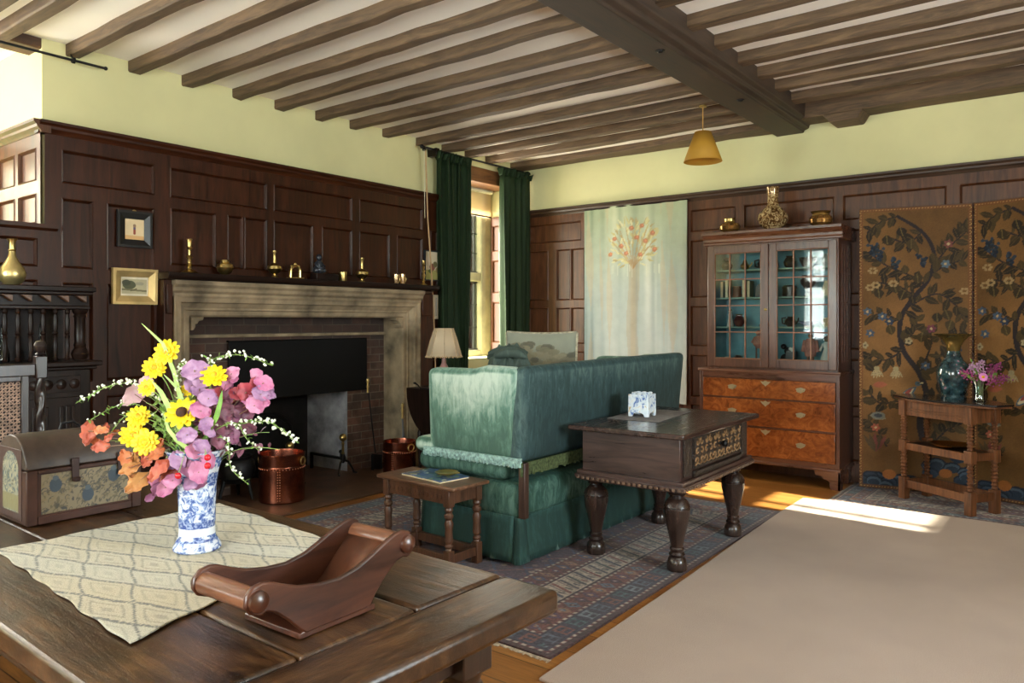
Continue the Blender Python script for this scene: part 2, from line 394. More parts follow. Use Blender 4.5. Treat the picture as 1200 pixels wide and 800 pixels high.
# ceiling beams and joists
def joist(name,a,b_,w,zb,zt,mat,axis='x',jit=.006,n=14):
    """hand-hewn timber along an axis, slightly uneven"""
    m=MB(); vs=[];fs=[]
    for i in range(n+1):
        t=i/n; p=a[0]+(b_[0]-a[0])*t; c=a[1]+(b_[1]-a[1])*t
        j=[random.uniform(-jit,jit) for _ in range(4)]
        ring=[(c-w/2+j[0],zb+j[1]),(c+w/2+j[2],zb+j[3]),(c+w/2+j[2],zt),(c-w/2+j[0],zt)]
        for q,z in ring: vs.append((p,q,z) if axis=='x' else (q,p,z))
    for i in range(n):
        for k in range(4): fs.append((i*4+k,i*4+(k+1)%4,i*4+4+(k+1)%4,i*4+4+k))
    fs+= [(3,2,1,0),(n*4,n*4+1,n*4+2,n*4+3)]
    m.add(vs,fs); return struct(m.build(name,mat,None,.008,30,fixn=True,seg=1))
JY=[-1.2,-.8,-.4,0,.4,.8,1.2,1.56,1.76,2.16,2.57,2.955,3.355,3.74,4.14,4.52,4.91,5.35,5.72,6.07,6.41]
for y in JY:
    x0=-5.8 if y<1.9 else (-5.32)
    joist('ceiling_joist',(x0,y+.0),(-2.2,y+random.uniform(-.03,.03)),.09,3.122,3.25,JOIST)
joist('ceiling_joist',(-5.32,6.93),(-2.2,6.93),.24,3.135,3.3,JOIST,n=10)
for y in [-.9,-.45,0,.45,.9,1.35,1.8,2.25,2.7,3.15,3.6,4.03,4.46,4.89,5.3,5.69,6.08,6.49]:
    joist('ceiling_joist',(-2.15,y),(XR,y-random.uniform(-.02,.06)),.105,3.232,3.42,JOIST)
joist('ceiling_joist',(-2.15,6.93),(XR,6.93),.26,3.17,3.45,JOIST,n=10)
# trimmer over the bay
joist('ceiling_joist',(-.5,-5.42),(2.14,-5.42),.2,3.13,3.3,wood('trimmer_oak',(52,32,20),(104,68,42),'y',3,.6,.3),'y')
# main beam: flat soffit and stepped moulding on its sides
bp=[(-2.375,3.105),(-2.13,3.105),(-2.125,3.125),(-2.085,3.14),(-2.08,3.165),(-2.045,3.185),(-2.04,3.23),(-2.04,3.45),(-2.46,3.45),(-2.46,3.23),(-2.42,3.165),(-2.38,3.125)]
struct(MB().prism(bp,'y',YN,YB).build('ceiling_beam',BEAM,None,.006,30,fixn=True))
for y in (4.36,5.71,2.9):
    t=thing('beam_bolt','dark round bolt head under the main ceiling beam, '+{4.36:'second from the back wall',5.71:'closest to the back wall',2.9:'third from the back wall'}[y],'bolt',(-2.2,y,3.105))
    MB().lathe([(.001,-.016),(.012,-.014),(.02,-.007),(.022,0)],n=14).build('bolt_head',IRON,t); MB().lathe([(.03,-.003),(.032,0)],n=16).build('washer',IRON,t)
# carved corbel on the back wall beside the beam
c=MB().prism([(-1.9,3.175),(-1.84,3.10),(-1.62,3.10),(-1.57,3.175)],'y',6.8,YB-.001).build('trim_6',JOIST,None,.01); struct(c)
# ------------------------------------------------------------------ fireplace
def brickmat(name,c1,c2,mortar,u='y',scale=1):
    m,nt,b=nmat(name); tc=nt.nodes.new('ShaderNodeTexCoord'); sp=nt.nodes.new('ShaderNodeSeparateXYZ'); cb=nt.nodes.new('ShaderNodeCombineXYZ')
    nt.links.new(tc.outputs['Object'],sp.inputs[0]); nt.links.new(sp.outputs[u.upper()],cb.inputs[0]); nt.links.new(sp.outputs['Z'],cb.inputs[1])
    k=N(nt,'ShaderNodeTexBrick'); nt.links.new(cb.outputs[0],k.inputs[0])
    for a,c in (('Color1',c1),('Color2',c2),('Mortar',mortar)): k.inputs[a].default_value=(*lin(c),1)
    k.inputs['Scale'].default_value=1; k.inputs['Brick Width'].default_value=.225; k.inputs['Row Height'].default_value=.072; k.inputs['Mortar Size'].default_value=.005; k.inputs['Mortar Smooth'].default_value=.3; k.inputs['Bias'].default_value=-.1
    f=noise(nt,coords(nt),5,5,.7); r=ramp(nt,[(.3,(120,115,115)),(.65,(255,255,255))]); nt.links.new(f,r.inputs[0])
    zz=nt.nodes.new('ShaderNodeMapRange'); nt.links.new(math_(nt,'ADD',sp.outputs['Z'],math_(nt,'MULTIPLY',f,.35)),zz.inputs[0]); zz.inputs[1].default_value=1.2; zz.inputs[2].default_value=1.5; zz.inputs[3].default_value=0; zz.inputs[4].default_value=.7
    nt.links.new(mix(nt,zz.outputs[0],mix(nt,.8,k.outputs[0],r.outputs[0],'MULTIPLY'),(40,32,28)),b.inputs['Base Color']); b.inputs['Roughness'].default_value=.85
    h=math_(nt,'ADD',math_(nt,'MULTIPLY',k.outputs['Fac'],-1.0),math_(nt,'MULTIPLY',f,.5)); bump(nt,b,h,.5,.008); return m
BRICK=brickmat('sooty_red_brick',(120,82,66),(80,68,62),(128,114,98))
SOOT=plain('soot_blackened_stone',(34,29,28),.95,0,.4,5,.4,20)
REVEAL=plain('pale_grey_firestone',(128,128,132),.9,0,.45,4,.4,18)
HEARTH=plain('dark_brown_hearth_flag',(84,60,44),.45,0,.3,4,.2,25)
fp=thing('fireplace','wide carved limestone fireplace with brick lining set in the dark panelling','fireplace',(-5.27,3.99,0))
def sweep3(m,prof,yl,yr,zt):
    vs=[];n=len(prof)
    for o,d in prof:
        for p in ((yl-o,0),(yl-o,zt+o),(yr+o,zt+o),(yr+o,0)): vs.append((XL+d,p[0],p[1]))
    fs=[(i*4+k,i*4+k+1,i*4+4+k+1,i*4+4+k) for i in range(n-1) for k in range(3)]
    m.add(vs,fs)
m=MW(); sweep3(m,[(0,-.24),(0,.02),(.015,.035),(.045,.04),(.05,.055),(.065,.05),(.075,.06),(.10,.075),(.105,.095),(.135,.1),(.15,.112),(.165,.112),(.165,0)],2.935,5.06,1.43)
m.build('stone_surround',STONE,fp,.004,30,fixn=True)
m=MW()
pr=[(0,1.575),(.10,1.575),(.105,1.6),(.125,1.615),(.13,1.64),(.15,1.66),(.155,1.69),(0,1.69)]
m.prism([(XL+a,z) for a,z in pr],'y',2.755,5.245); m.build('cornice',STONE,fp,.004,30,fixn=True)
for y,s in ((2.935,1),(5.06,-1)):
    q=[(0,1.43),(0,1.33),(.02,1.335),(.035,1.36),(.03,1.375),(.05,1.38),(.06,1.4),(.09,1.405),(.1,1.43)]
    MW().prism([(y+s*a,z) for a,z in q],'x',XL-.06,XL+.045).build('corner_scroll',STONE,fp,.006,30,fixn=True)
m=MW(); m.prism([(XL-.02,1.692),(XL+.17,1.692),(XL+.18,1.705),(XL+.185,1.72),(XL+.185,1.742),(XL-.02,1.742)],'y',2.69,5.41)
m.build('mantel_shelf',DOAK_H,fp,.004,30,fixn=True)
for y0,y1 in ((2.70,2.768),(5.228,5.40)): MW().box(XL-.01,XL+.1,y0,y1,.02,1.692).box(XL+.1,XL+.118,y0+.012,y1-.012,1.45,1.66).build('timber_side_post',OAK_PANEL,fp,.006)
xb=-5.5
m=MW(); yo,yp,zo=3.42,4.61,.98
for a,b_,c,d in ((2.86,yo,0,1.46),(yp,5.14,0,1.46),(yo,yp,zo,1.46)): m.add([(xb,a,c),(xb,b_,c),(xb,b_,d),(xb,a,d)],[(0,1,2,3)])
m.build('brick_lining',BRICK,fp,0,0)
MW().box(xb-.01,xb+.03,2.935,5.06,1.268,1.295).build('brick_ledge',STONE,fp,.006)
y2,y3,xk=3.6,4.58,-6.05
for a,c in ((yp,y3),(yo,y2)): MW().add([(xb,a,0),(xb,a,zo),(xk,c,zo),(xk,c,0)],[(0,1,2,3)]).build('firebox_cheek',REVEAL,fp,0,0)
m=MW(); m.add([(xk,y2,0),(xk,y3,0),(xk,y3,zo),(xk,y2,zo)],[(0,1,2,3)]); m.add([(xb,yo,zo),(xb,yp,zo),(xk,y3,zo),(xk,y2,zo)],[(0,1,2,3)]); m.build('firebox_back',SOOT,fp,0,0)
MW().box(-6.05,-4.62,2.72,5.36,.0005,.014).build('hearth',HEARTH,fp,.004)
m=MW(); m.box(-5.475,-5.463,3.38,4.815,.757,1.24); m.box(-5.497,-5.463,3.38,4.815,1.232,1.243); 
for y in (3.4,4.79): m.box(-5.497,-5.475,y,y+.012,.757,1.232)
m.build('smoke_hood',plain('matt_black_sheet_iron',(20,19,19),.6,.0,.08,3,.02,40,.15),fp,.002)
# fireback
fb=thing('fireback','arched black cast iron fireback leaning inside the hearth','fireback',(-5.93,4.02,.016))
m=MB(); pts=[(-.3,0),(.3,0),(.3,.36)]+[(.3*math.cos(a),.36+.2*math.sin(a)) for a in [PI*i/10 for i in range(1,10)]]+[(-.3,.36)]
m.prism(pts,'x',-.02,.02); m.build('plate',plain('cast_iron',(26,24,25),.6,.3,.3,12,.5,14),fb,.008,fixn=True)
m=MB(); 
for i in range(10):
    a0,a1=PI*i/10,PI*(i+1)/10; m.bar((.022,.265*math.cos(a0),.36+.17*math.sin(a0)),(.022,.265*math.cos(a1),.36+.17*math.sin(a1)),.02,.02)
m.bar((.022,.265,.03),(.022,.265,.36),.02,.02).bar((.022,-.265,.03),(.022,-.265,.36),.02,.02); m.build('raised_border',IRON,fb)
# andirons
def andiron(y,label):
    t=thing('andiron',label,'andiron',(-5.43,y,.0145),0,'pair of andirons')
    m=MB()
    for s in (-1,1): m.tube([(0,0,.13),(.02,s*.045,.11),(.04,s*.075,.05),(.05,s*.085,.012),(.07,s*.1,.008)],[.011,.011,.01,.01,.008],8)
    m.ball((.07,.1,.009),.009); m.ball((.07,-.1,.009),.009); m.build('front_feet',IRON,t)
    MB().lathe([(.012,.1),(.024,.125),(.026,.15),(.016,.175),(.012,.18)],n=16).build('base_knop',IRON,t)
    MB().lathe([(.012,.18),(.018,.19),(.011,.2),(.013,.23),(.01,.26),(.017,.275),(.01,.285),(.011,.3)],n=16).build('brass_shaft',BRASS,t)
    MB().ball((0,0,.33),.035,n=20,h=14).build('brass_ball',BRASS,t)
    m=MB(); m.bar((-.01,0,.14),(-.46,0,.14),.022,.022); m.bar((-.45,0,.0),(-.45,0,.145),.022,.022); m.build('billet_bar',IRON,t)
    m=MB(); m.tube([(-.03,0,.15),(-.03,0,.19)],.008); m.ball((-.03,0,.2),.018); m.build('rear_knob',IRON,t)
    return t
andiron(4.5,'black iron andiron with brass ball top by the brick jamb')
andiron(3.93,'brass topped andiron partly hidden behind the bouquet sprays')
# fire irons
t=thing('fire_shovel','long iron fire shovel with brass handle leaning on the brick','fire shovel',(-5.33,4.80,.0145))
MB().tube([(-.03,-.06,.74),(0,.0,.16)],.006).build('shaft',IRON,t)
MB().lathe([(.004,0),(.012,.005),(.009,.04),(.014,.06),(.009,.08),(.013,.1),(.016,.115),(.012,.13),(.001,.137)],(-.032,-.065,.72),14).build('brass_handle',BRASS,t)
m=MB(); m.prism([(-.05,.16),(.05,.14),(.065,.0),(-.045,.02)],'x',0,.012); m.box(0,.03,-.055,-.045,.01,.15); m.box(0,.03,.048,.06,.01,.14); m.build('pan',IRON,t,.003)
t=thing('fire_tongs','iron fire tongs with brass handle against the stone jamb','fire tongs',(-5.15,4.99,.0145))
MB().tube([(-.02,0,.5),(0,.005,.0)],.007).tube([(-.02,0,.5),(.01,.035,.0)],.007).build('shaft',plain('steel',(120,122,126),.4,.9),t)
MB().lathe([(.007,0),(.013,.01),(.01,.05),(.015,.08),(.01,.1),(.016,.125),(.012,.14),(.001,.15)],(-.02,0,.47),14).build('brass_handle',BRASS,t)
# copper
COPPER=plain('hammered_copper',(150,88,68),.26,1,.28,8,.12,70)
COPPER_IN=plain('dull_copper',(120,84,58),.5,.9,.3,8)
RIV=plain('bright_copper_rivet',(206,140,110),.3,1)
def bucket(r,h,loc,label,seam):
    t=thing('copper_bucket',label,'bucket',loc,0,'copper log buckets')
    MB().lathe([(r*.96,0),(r,.01),(r,h-.01),(r*1.03,h),(r*1.03,h+.008),(r*.985,h+.008),(r*.97,h-.01),(r*.95,.015),(.001,.013)],n=48).build('body',COPPER,t)
    m=MB()
    for k in range(44):
        a=2*PI*k/44; m.ball((r*1.0*math.cos(a),r*1.0*math.sin(a),h*.72),.0055,n=6,h=4)
    for k in range(12):
        z=h*.08+h*.6*k/11
        for da in (-.045,.045): m.ball((r*math.cos(seam+da),r*math.sin(seam+da),z),.005,n=6,h=4)
    m.build('rivet_rows',RIV,t)
    MB().lathe([(r*1.003,h*.735),(r*1.012,h*.75),(r*1.003,h*.765)],n=48,cap=False).build('hoop',COPPER,t)
    for a in (seam+1.2,seam-1.9):
        m=MB(); cx,cy=r*math.cos(a),r*math.sin(a); tx,ty=-math.sin(a),math.cos(a)
        m.tube([(cx*1.03+tx*.035*math.cos(q),cy*1.03+ty*.035*math.cos(q),h*.86+.03*math.sin(q)) for q in [2*PI*i/14 for i in range(15)]],.006,6,False); m.build('ring_handle',BRASS,t)
    return t
bucket(.172,.36,(-5.02,3.56,.0145),'large riveted copper log bucket at the hearth behind the bouquet',-.75)
bucket(.145,.30,(-5.0,4.79,.0145),'smaller copper bucket between the fireplace and the sofa arm',-1.2)
# iron pot on three legs
t=thing('iron_cauldron','black three legged iron cauldron behind the flowers on the hearth','cauldron',(-5.32,3.36,.019))
MB().lathe([(.001,.12),(.08,.125),(.13,.17),(.145,.23),(.13,.29),(.11,.31),(.125,.335),(.115,.335),(.1,.31),(.12,.23),(.07,.14),(.001,.135)],n=28).build('bowl',IRON,t)
for k in range(3):
    a=2*PI*k/3+.4; MB().tube([(.1*math.cos(a),.1*math.sin(a),.15),(.125*math.cos(a),.125*math.sin(a),.06),(.14*math.cos(a),.14*math.sin(a),0)],[.018,.013,.01]).build('leg',IRON,t)

# ------------------------------------------------------------------ on the mantel shelf
MZ=1.7425; MX=-5.165
def lathe_thing(name,label,cat,loc,parts,group=None,n=20):
    t=thing(name,label,cat,loc,0,group)
    for pn,mt,prof in parts: MB().lathe(prof,n=n).build(pn,mt,t)
    return t
cs=[(.055,0),(.058,.006),(.045,.016),(.018,.03),(.013,.045),(.024,.06),(.013,.072),(.016,.1),(.024,.115),(.013,.128)]
lathe_thing('brass_candlestick','tall brass candlestick standing alone at the window-bay end of the mantel shelf','candlestick',(MX,2.885,MZ),
  [('base',BRASS,cs[:4]),('stem',BRASS,cs[3:]+[(.009,.13),(.011,.17)]),('candle_socket',BRASS,[(.013,.165),(.022,.18),(.016,.19),(.018,.235),(.022,.246),(.013,.246),(.011,.2)])])
lathe_thing('brass_bowl','squat round brass bowl on the mantel shelf beside the tall candlestick','bowl',(MX,3.165,MZ),[('body',BRASS,[(.025,0),(.028,.006),(.05,.025),(.062,.055),(.055,.08),(.03,.093),(.034,.11),(.038,.112),(.032,.11),(.026,.095),(.045,.06),(.02,.02),(.001,.015)])])
def brassbottle(y,label,h,r):
    lathe_thing('brass_bottle_vase',label,'vase',(MX,y,MZ),[('foot',BRASS,[(r*.42,0),(r*.45,.008),(r*.22,.02),(r*.22,.03)]),('body',BRASS,[(r*.22,.025),(r*.6,.04),(r,.068),(r*.95,.09),(r*.5,.108),(r*.22,.118)]),('neck',BRASS,[(r*.22,.116),(r*.2,.15),(r*.2,h-.02),(r*.3,h-.01),(r*.3,h),(r*.22,h),(r*.16,h-.03)])],'brass bottle vases on the mantel')
brassbottle(3.595,'brass bottle vase with flared foot beside the small brass arch on the mantel',.212,.058)
brassbottle(4.495,'brass bottle vase with ringed neck beside the plain brass beaker on the mantel',.215,.062)
t=thing('brass_arch_stand','small brass horseshoe shaped stand on the mantel shelf','ornament',(MX,3.79,MZ))
m=MB(); pts=[(-.045,.0),(-.045,.06)]+[(-.045*math.cos(a),.06+.045*math.sin(a)) for a in [PI*i/8 for i in range(1,8)]]+[(.045,.06),(.045,0)]
m.tube([(0,y,z) for y,z in pts],.013,8); m.build('arch',BRASS,t)
MB().box(-.03,.03,-.065,.065,0,.01).build('base',BRASS,t,.002); MB().ball((0,0,.118),.014).ball((0,.035,.1),.012).ball((0,-.035,.1),.012).build('knobs',BRASS,t)
t=thing('seated_statuette','dark seated figurine on a long wooden plinth on the mantel shelf','figurine',(MX,4.08,MZ))
DBRZ=plain('dark_bronze',(62,66,74),.35,.6,.2)
MB().box(-.045,.045,-.11,.115,0,.055).build('plinth',DOAK_H,t,.004)
m=MB(); m.ball((0,-.055,.085),.045,1,1.15,.8); m.ball((0,-.055,.125),.034,.9,1,1.3); m.ball((.02,-.09,.08),.02); m.ball((.02,-.02,.08),.02); m.tube([(0,-.085,.14),(.03,-.09,.11),(.045,-.06,.1)],[.012,.01,.009]); m.tube([(0,-.025,.14),(.03,-.02,.11),(.045,-.05,.1)],[.012,.01,.009]); m.ball((.002,-.055,.188),.026,1,.9,1.15); m.build('figure',DBRZ,t,0,60)
lathe_thing('brass_beaker','plain brass beaker between the dark figurine and a bottle vase','beaker',(MX,4.28,MZ),[('body',BRASS,[(.032,0),(.034,.005),(.034,.078),(.037,.082),(.033,.08),(.03,.01),(.001,.008)])])
for y,hh,l in ((4.905,.09,'pale metal tankard with handle standing on the mantel shelf'),(4.985,.095,'small gleaming cup beside the pale tankard on the mantel')):
    t=lathe_thing('metal_cup',l,'cup',(MX,y,MZ),[('body',plain('pale_gilt_metal',(206,176,140),.25,1),[(.028,0),(.03,.006),(.027,.012),(.031,hh),(.028,hh),(.024,.015),(.001,.012)])],'cups on the mantel')
    MB().tube([(0,.03+.018*math.sin(q),hh*.5-.026*math.cos(q)) for q in [PI*i/8 for i in range(9)]],.004,6).build('handle',BRASS,t)
t=lathe_thing('brass_candlestick','knobbly brass candlestick at the curtain end of the mantel shelf','candlestick',(MX,5.265,MZ),[('base',BRASS,[(.036,0),(.038,.008),(.02,.016),(.01,.03)]),('stem',BRASS,[(.01,.03),(.02,.045),(.009,.06),(.017,.08),(.022,.1),(.01,.12),(.018,.14),(.009,.155),(.016,.175),(.01,.19)]),('candle_socket',BRASS,[(.01,.19),(.02,.2),(.015,.21),(.017,.24),(.011,.24),(.01,.21)])])

# ------------------------------------------------------------------ framed pictures
def picture(label,y0,y1,z0,z1,fw,fm,mount,art,tilt=0,dep=.025,hook=False,group=None):
    t=thing('framed_picture',label,'picture',(XL+.003,(y0+y1)/2,z0)); w=(y1-y0)/2; h=z1-z0
    m=MB(); ring=[(0,0),(0,dep),(fw*.3,dep),(fw,dep*.45),(fw,.002)]
    for k in range(len(ring)-1):
        (o0,d0),(o1,d1)=ring[k],ring[k+1]
        A=[(d0,-w+o0,o0),(d0,w-o0,o0),(d0,w-o0,h-o0),(d0,-w+o0,h-o0)]; B=[(d1,-w+o1,o1),(d1,w-o1,o1),(d1,w-o1,h-o1),(d1,-w+o1,h-o1)]
        for s in range(4): m.add([A[s],A[(s+1)%4],B[(s+1)%4],B[s]],[(0,1,2,3)])
    m.build('frame',fm,t,0,20)
    MB().box(.001,.006,-w+fw,w-fw,fw,h-fw).build('mount',mount,t)
    art(t,w-fw,fw,h-fw)
    if hook: MB().lathe([(.016,0),(.016,.006),(.001,.012)],(0,0,h-.004),12,axis='x').build('hanging_ring',BRASS,t)
    t.rotation_euler=(0,tilt,0); return t
VC=vcol('printed_paper',.8,.05)
def art1(t,w,z0,z1):
    p=Paint(2*w,z1-z0,.002,(232,206,164)); W,H=2*w,z1-z0
    p.c[:int(p.ny*.2)]=(222,176,120); p.line([(W*.5,H*.45),(W*.5,H*.62)],.018,(90,80,110)); p.line([(W*.5,H*.3),(W*.5,H*.45)],.016,(150,70,60)); p.ell(W*.5,H*.68,.01,.012,(150,120,100))
    p.build('print',VC,lambda x,y:(x*0+.0065,x-W/2,y+z0),t)
picture('small black framed print hung high on the dark panelling above the gilt frame',2.42,2.66,1.905,2.155,.055,plain('ebonised_frame',(20,18,18),.35),PAGE,art1,0,.02,True)
def art2(t,w,z0,z1):
    W,H=.17,.10; p=Paint(W,H,.002,(196,186,150)); p.ell(.05,.06,.045,.03,(96,98,74)); p.ell(.03,.075,.03,.02,(84,86,70)); p.ell(.12,.07,.03,.012,(170,164,140)); p.line([(.0,.03),(.17,.02)],.012,(130,122,92)); p.line([(.06,.02),(.1,.035)],.006,(100,92,70))
    c=(z0+z1)/2; p.build('print',VC,lambda x,y:(x*0+.0065,x-W/2,y+c-H/2),t)
picture('gilt framed small landscape print propped low beside the stone fireplace',2.385,2.69,1.515,1.76,.058,plain('gilt_frame',(206,176,118),.38,.55,.12),plain('cream_mount',(226,216,190),.8),art2,.03,.03)
def art3(t,w,z0,z1):
    W,H=2*w,z1-z0; p=Paint(W,H,.003,(222,206,176)); p.c[:int(p.ny*.35)]=(168,160,96); p.ell(W*.4,H*.45,.04,.035,(140,84,70)); p.ell(W*.55,H*.55,.03,.03,(120,110,70)); p.ell(W*.3,H*.3,.03,.02,(90,100,60)); p.ell(W*.7,H*.35,.035,.03,(150,130,80))
    p.build('print',VC,lambda x,y:(x*0+.0065,x-W/2,y+z0),t)
picture('pale flower painting in a thin dark frame half behind the green curtain',5.37,5.66,1.80,2.10,.012,plain('dark_frame',(34,38,44),.4),PAGE,art3,0,.03)
t=thing('wall_thermometer','narrow pale wall plate below the flower painting by the curtain','wall plate',(XL+.003,5.535,1.42))
MB().box(0,.012,-.035,.035,0,.24).build('plate',plain('cream_plate',(206,190,160),.5),t,.003); MB().box(.012,.02,-.006,.006,.03,.21).build('glass_tube',plain('clouded_tube',(170,160,150),.2),t,.002)

# ------------------------------------------------------------------ court cupboard
cb=thing('court_cupboard','near-black carved oak court cupboard with turned balusters','cupboard',(-5.05,1.25,0))
Y0,Y1=.40,2.075; XF=-4.85; XBk=-5.255
MW().box(XBk,XF+.03,Y0-.03,Y1+.025,1.575,1.605).box(XBk,XF+.015,Y0-.02,Y1+.015,1.555,1.575).build('top',DOAK_H,cb,.005)
MW().box(XBk,XF-.02,Y0,Y1,1.49,1.555).build('frieze',DOAK_H,cb,.003)
m=MW(); y=Y1-.05
while y>Y0:
    m.prism([(y-.035,1.55),(y+.02,1.55),(y+.02,1.51)],'x',XF-.02,XF+.025); y-=.098
m.build('frieze_bosses',wood('worn_oak',(70,46,34),(130,98,76),'z',3,.4),cb,.003,fixn=True)
MW().box(XBk,XF+.0,Y0-.01,Y1,1.47,1.49).build('lower_rail',DOAK_H,cb,.004)
bal=turned([(0,.011),(.04,.015),(.08,.009),(.12,.011),(.3,.014),(.42,.011),(.46,.015),(.5,.009),(.53,.016),(.57,.01),(.62,.012),(.78,.014),(.9,.009),(.94,.015),(1,.011)],1.167,1.47)
for k in range(22):
    y=1.955-.0655*k
    if abs(y-1.25)<.06 or y<.5: continue
    MW().lathe(bal,(XF-.025,y,0),12).build('baluster',DOAK,cb)
post=turned([(0,.038),(.06,.045),(.12,.05),(.2,.04),(.24,.03),(.3,.036),(.34,.029),(.5,.031),(.82,.03),(.86,.036),(.9,.03),(.94,.04),(1,.044)],1.167,1.47)
for y in (2.03,1.25,.45): MW().lathe(post,(XF-.035,y,0),18).build('turned_post',DOAK,cb)
MW().box(XBk,XBk+.02,Y0,Y1,1.16,1.5).build('back_board',DOAK_H,cb)
MW().box(XBk,XF+.045,Y0-.05,Y1+.055,1.13,1.16).box(XBk,XF+.025,Y0-.03,Y1+.03,1.11,1.13).build('shelf_board',DOAK_H,cb,.006)
MW().box(XBk,XF,Y0,Y1,.12,1.11).build('carcase',DOAK,cb,.004)
m=MW()
for a,b_ in ((Y0+.06,.92),(1.0,1.5),(1.58,Y1-.06)):
    m.box(XF,XF+.014,a,b_,.98,1.075)
    for k in range(6):
        yy=a+(b_-a)*(k+.5)/6; m.lathe([(.03,0),(.03,.004),(.016,.01),(.001,.012)],(XF+.014,yy,1.027),12,axis='x')
m.build('carved_frieze',DOAK_H,cb,.003)
for a,b_ in ((Y0+.06,.92),(1.0,1.5),(1.58,Y1-.06)):
    d=MW().box(XF,XF+.016,a,b_,.2,.95).build('door',DOAK,cb,.003)
    m=MW(); w=(b_-a)/3
    for k in range(3):
        for q in range(3): m.box(XF+.016,XF+.024+.004*(q==1),a+w*k+.025+q*(w-.05)/3,a+w*k+.02+(q+1)*(w-.05)/3-.004,.25,.9)
    m.build('linenfold_panel',DOAK,d,.004)
for y in (Y0+.05,Y1-.05):
    for x in (XF-.05,XBk+.05): MW().box(x-.035,x+.035,y-.035,y+.035,0,.12).build('foot',DOAK,cb,.006)
GL2=glass('pale_glass',(206,214,220),.12)
for y,l in ((1.66,'tall pale glass decanter behind the cupboard balusters close to the frame edge'),(1.86,'pale glass bottle behind the balusters, beside the cupboard end post')):
    t=thing('glass_decanter',l,'decanter',(-5.0,y,1.161),0,'decanters inside the court cupboard')
    MB().lathe([(.03,0),(.036,.01),(.034,.05),(.016,.12),(.011,.17),(.014,.2),(.009,.2),(.008,.12),(.028,.05),(.001,.01)],n=20).build('body',GL2,t); MB().ball((0,0,.21),.013).build('stopper',GL2,t)
lathe_thing('brass_vase','plain brass bottle vase on top of the dark court cupboard','vase',(-4.98,1.70,1.606),
 [('body',plain('worn_gilt_brass',(204,184,126),.33,.85,.12,6),[(.035,0),(.04,.005),(.062,.03),(.072,.065),(.062,.1),(.038,.135),(.022,.165),(.017,.2)]),('neck',BRASS,[(.017,.198),(.022,.203),(.018,.208),(.018,.25),(.028,.27),(.025,.27),(.014,.25)])],n=28)
# ------------------------------------------------------------------ long oak table
TT=.78
def worn_oak(name,sc):
 m_,nt,b=nmat(name)
 v=coords(nt,sc); g=noise(nt,v,3,7,.68,1.4); r=ramp(nt,[(.25,(36,22,13)),(.5,(80,54,33)),(.8,(130,96,62))]); nt.links.new(g,r.inputs[0])
 p=noise(nt,coords(nt,(1.4,3,1) if sc[1]>sc[0] else (3,1.4,1)),2.6,9,.78,.6); pr=ramp(nt,[(.38,(70,60,50)),(.5,(190,180,165)),(.62,(250,245,235))]); nt.links.new(p,pr.inputs[0])
 nt.links.new(mix(nt,.85,r.outputs[0],pr.outputs[0],'MULTIPLY'),b.inputs['Base Color'])
 rr=nt.nodes.new('ShaderNodeMapRange'); nt.links.new(p,rr.inputs[0]); rr.inputs[3].default_value=.2; rr.inputs[4].default_value=.42; nt.links.new(rr.outputs[0],b.inputs['Roughness'])
 bump(nt,b,math_(nt,'ADD',g,p),.28,.006); return m_
TOAK=worn_oak('worn_table_oak',(1.1,9,3))
TLEG=wood('dark_table_leg_oak',(24,15,10),(66,44,30),'z',3,.3,.12,.2)
tb=thing('refectory_table','long dark oak refectory table with worn plank top and bulbous legs','table',(-1.0,1.0,0),-.018)
def plank(name,x0,x1,y0,y1,dz):
    # slightly uneven board
    m=MB(); nx=10; vs=[];fs=[]
    for i in range(nx+1):
        x=x0+(x1-x0)*i/nx; j=[random.uniform(-.0035,.0035) for _ in range(2)]; e=random.uniform(-.002,.002)
        for q,z in ((y0+j[0],TT-.055),(y1+j[1],TT-.055),(y1+j[1],TT+dz+e),(y0+j[0],TT+dz+e)): vs.append((x,q,z))
    for i in range(nx):
        for k in range(4): fs.append((i*4+k,i*4+(k+1)%4,i*4+4+(k+1)%4,i*4+4+k))
    fs+=[(3,2,1,0),(nx*4,nx*4+1,nx*4+2,nx*4+3)]; m.add(vs,fs)
    return m.build(name,TOAK,tb,.009,40,fixn=True,seg=3)
for a,b_,dz in ((-.43,-.135,-.002),(-.129,.165,-.004),(.170,.452,-.002)): plank('top_plank',-2.5,-.172,a,b_,dz)
m=MB(); m.box(-.168,0,-.44,.46,TT-.056,TT-.002); m.build('breadboard_end',worn_oak('breadboard_oak',(9,1.1,3)),tb,.014,seg=3)
m=MB(); 
for y in (-.33,.31): m.box(-1.92,-.15,y-.02,y+.02,.62,TT-.056)
for x in (-1.92,-.15): m.box(x-.02,x+.02,-.33,.31,.62,TT-.056)
m.build('frieze_rail',TLEG,tb,.004)
lp=turned([(0,.045),(.03,.055),(.1,.05),(.13,.035),(.17,.045),(.24,.034),(.32,.045),(.45,.07),(.6,.09),(.72,.09),(.8,.07),(.86,.045),(.9,.052),(.94,.04),(1,.05)],.1,.62)
for x in (-1.92,-.15):
    for y in (-.31,.29):
        m=MB(); m.lathe(lp,(x,y,0),24); m.box(x-.048,x+.048,y-.048,y+.048,.61,TT-.056); m.box(x-.05,x+.05,y-.05,y+.05,0,.13); m.build('leg',TLEG,tb,.004)
m=MB()
for y in (-.31,.29): m.box(-1.92,-.15,y-.025,y+.025,.06,.12)
for x in (-1.92,-.15): m.box(x-.025,x+.025,-.31,.29,.06,.12)
m.build('stretcher',TLEG,tb,.004)

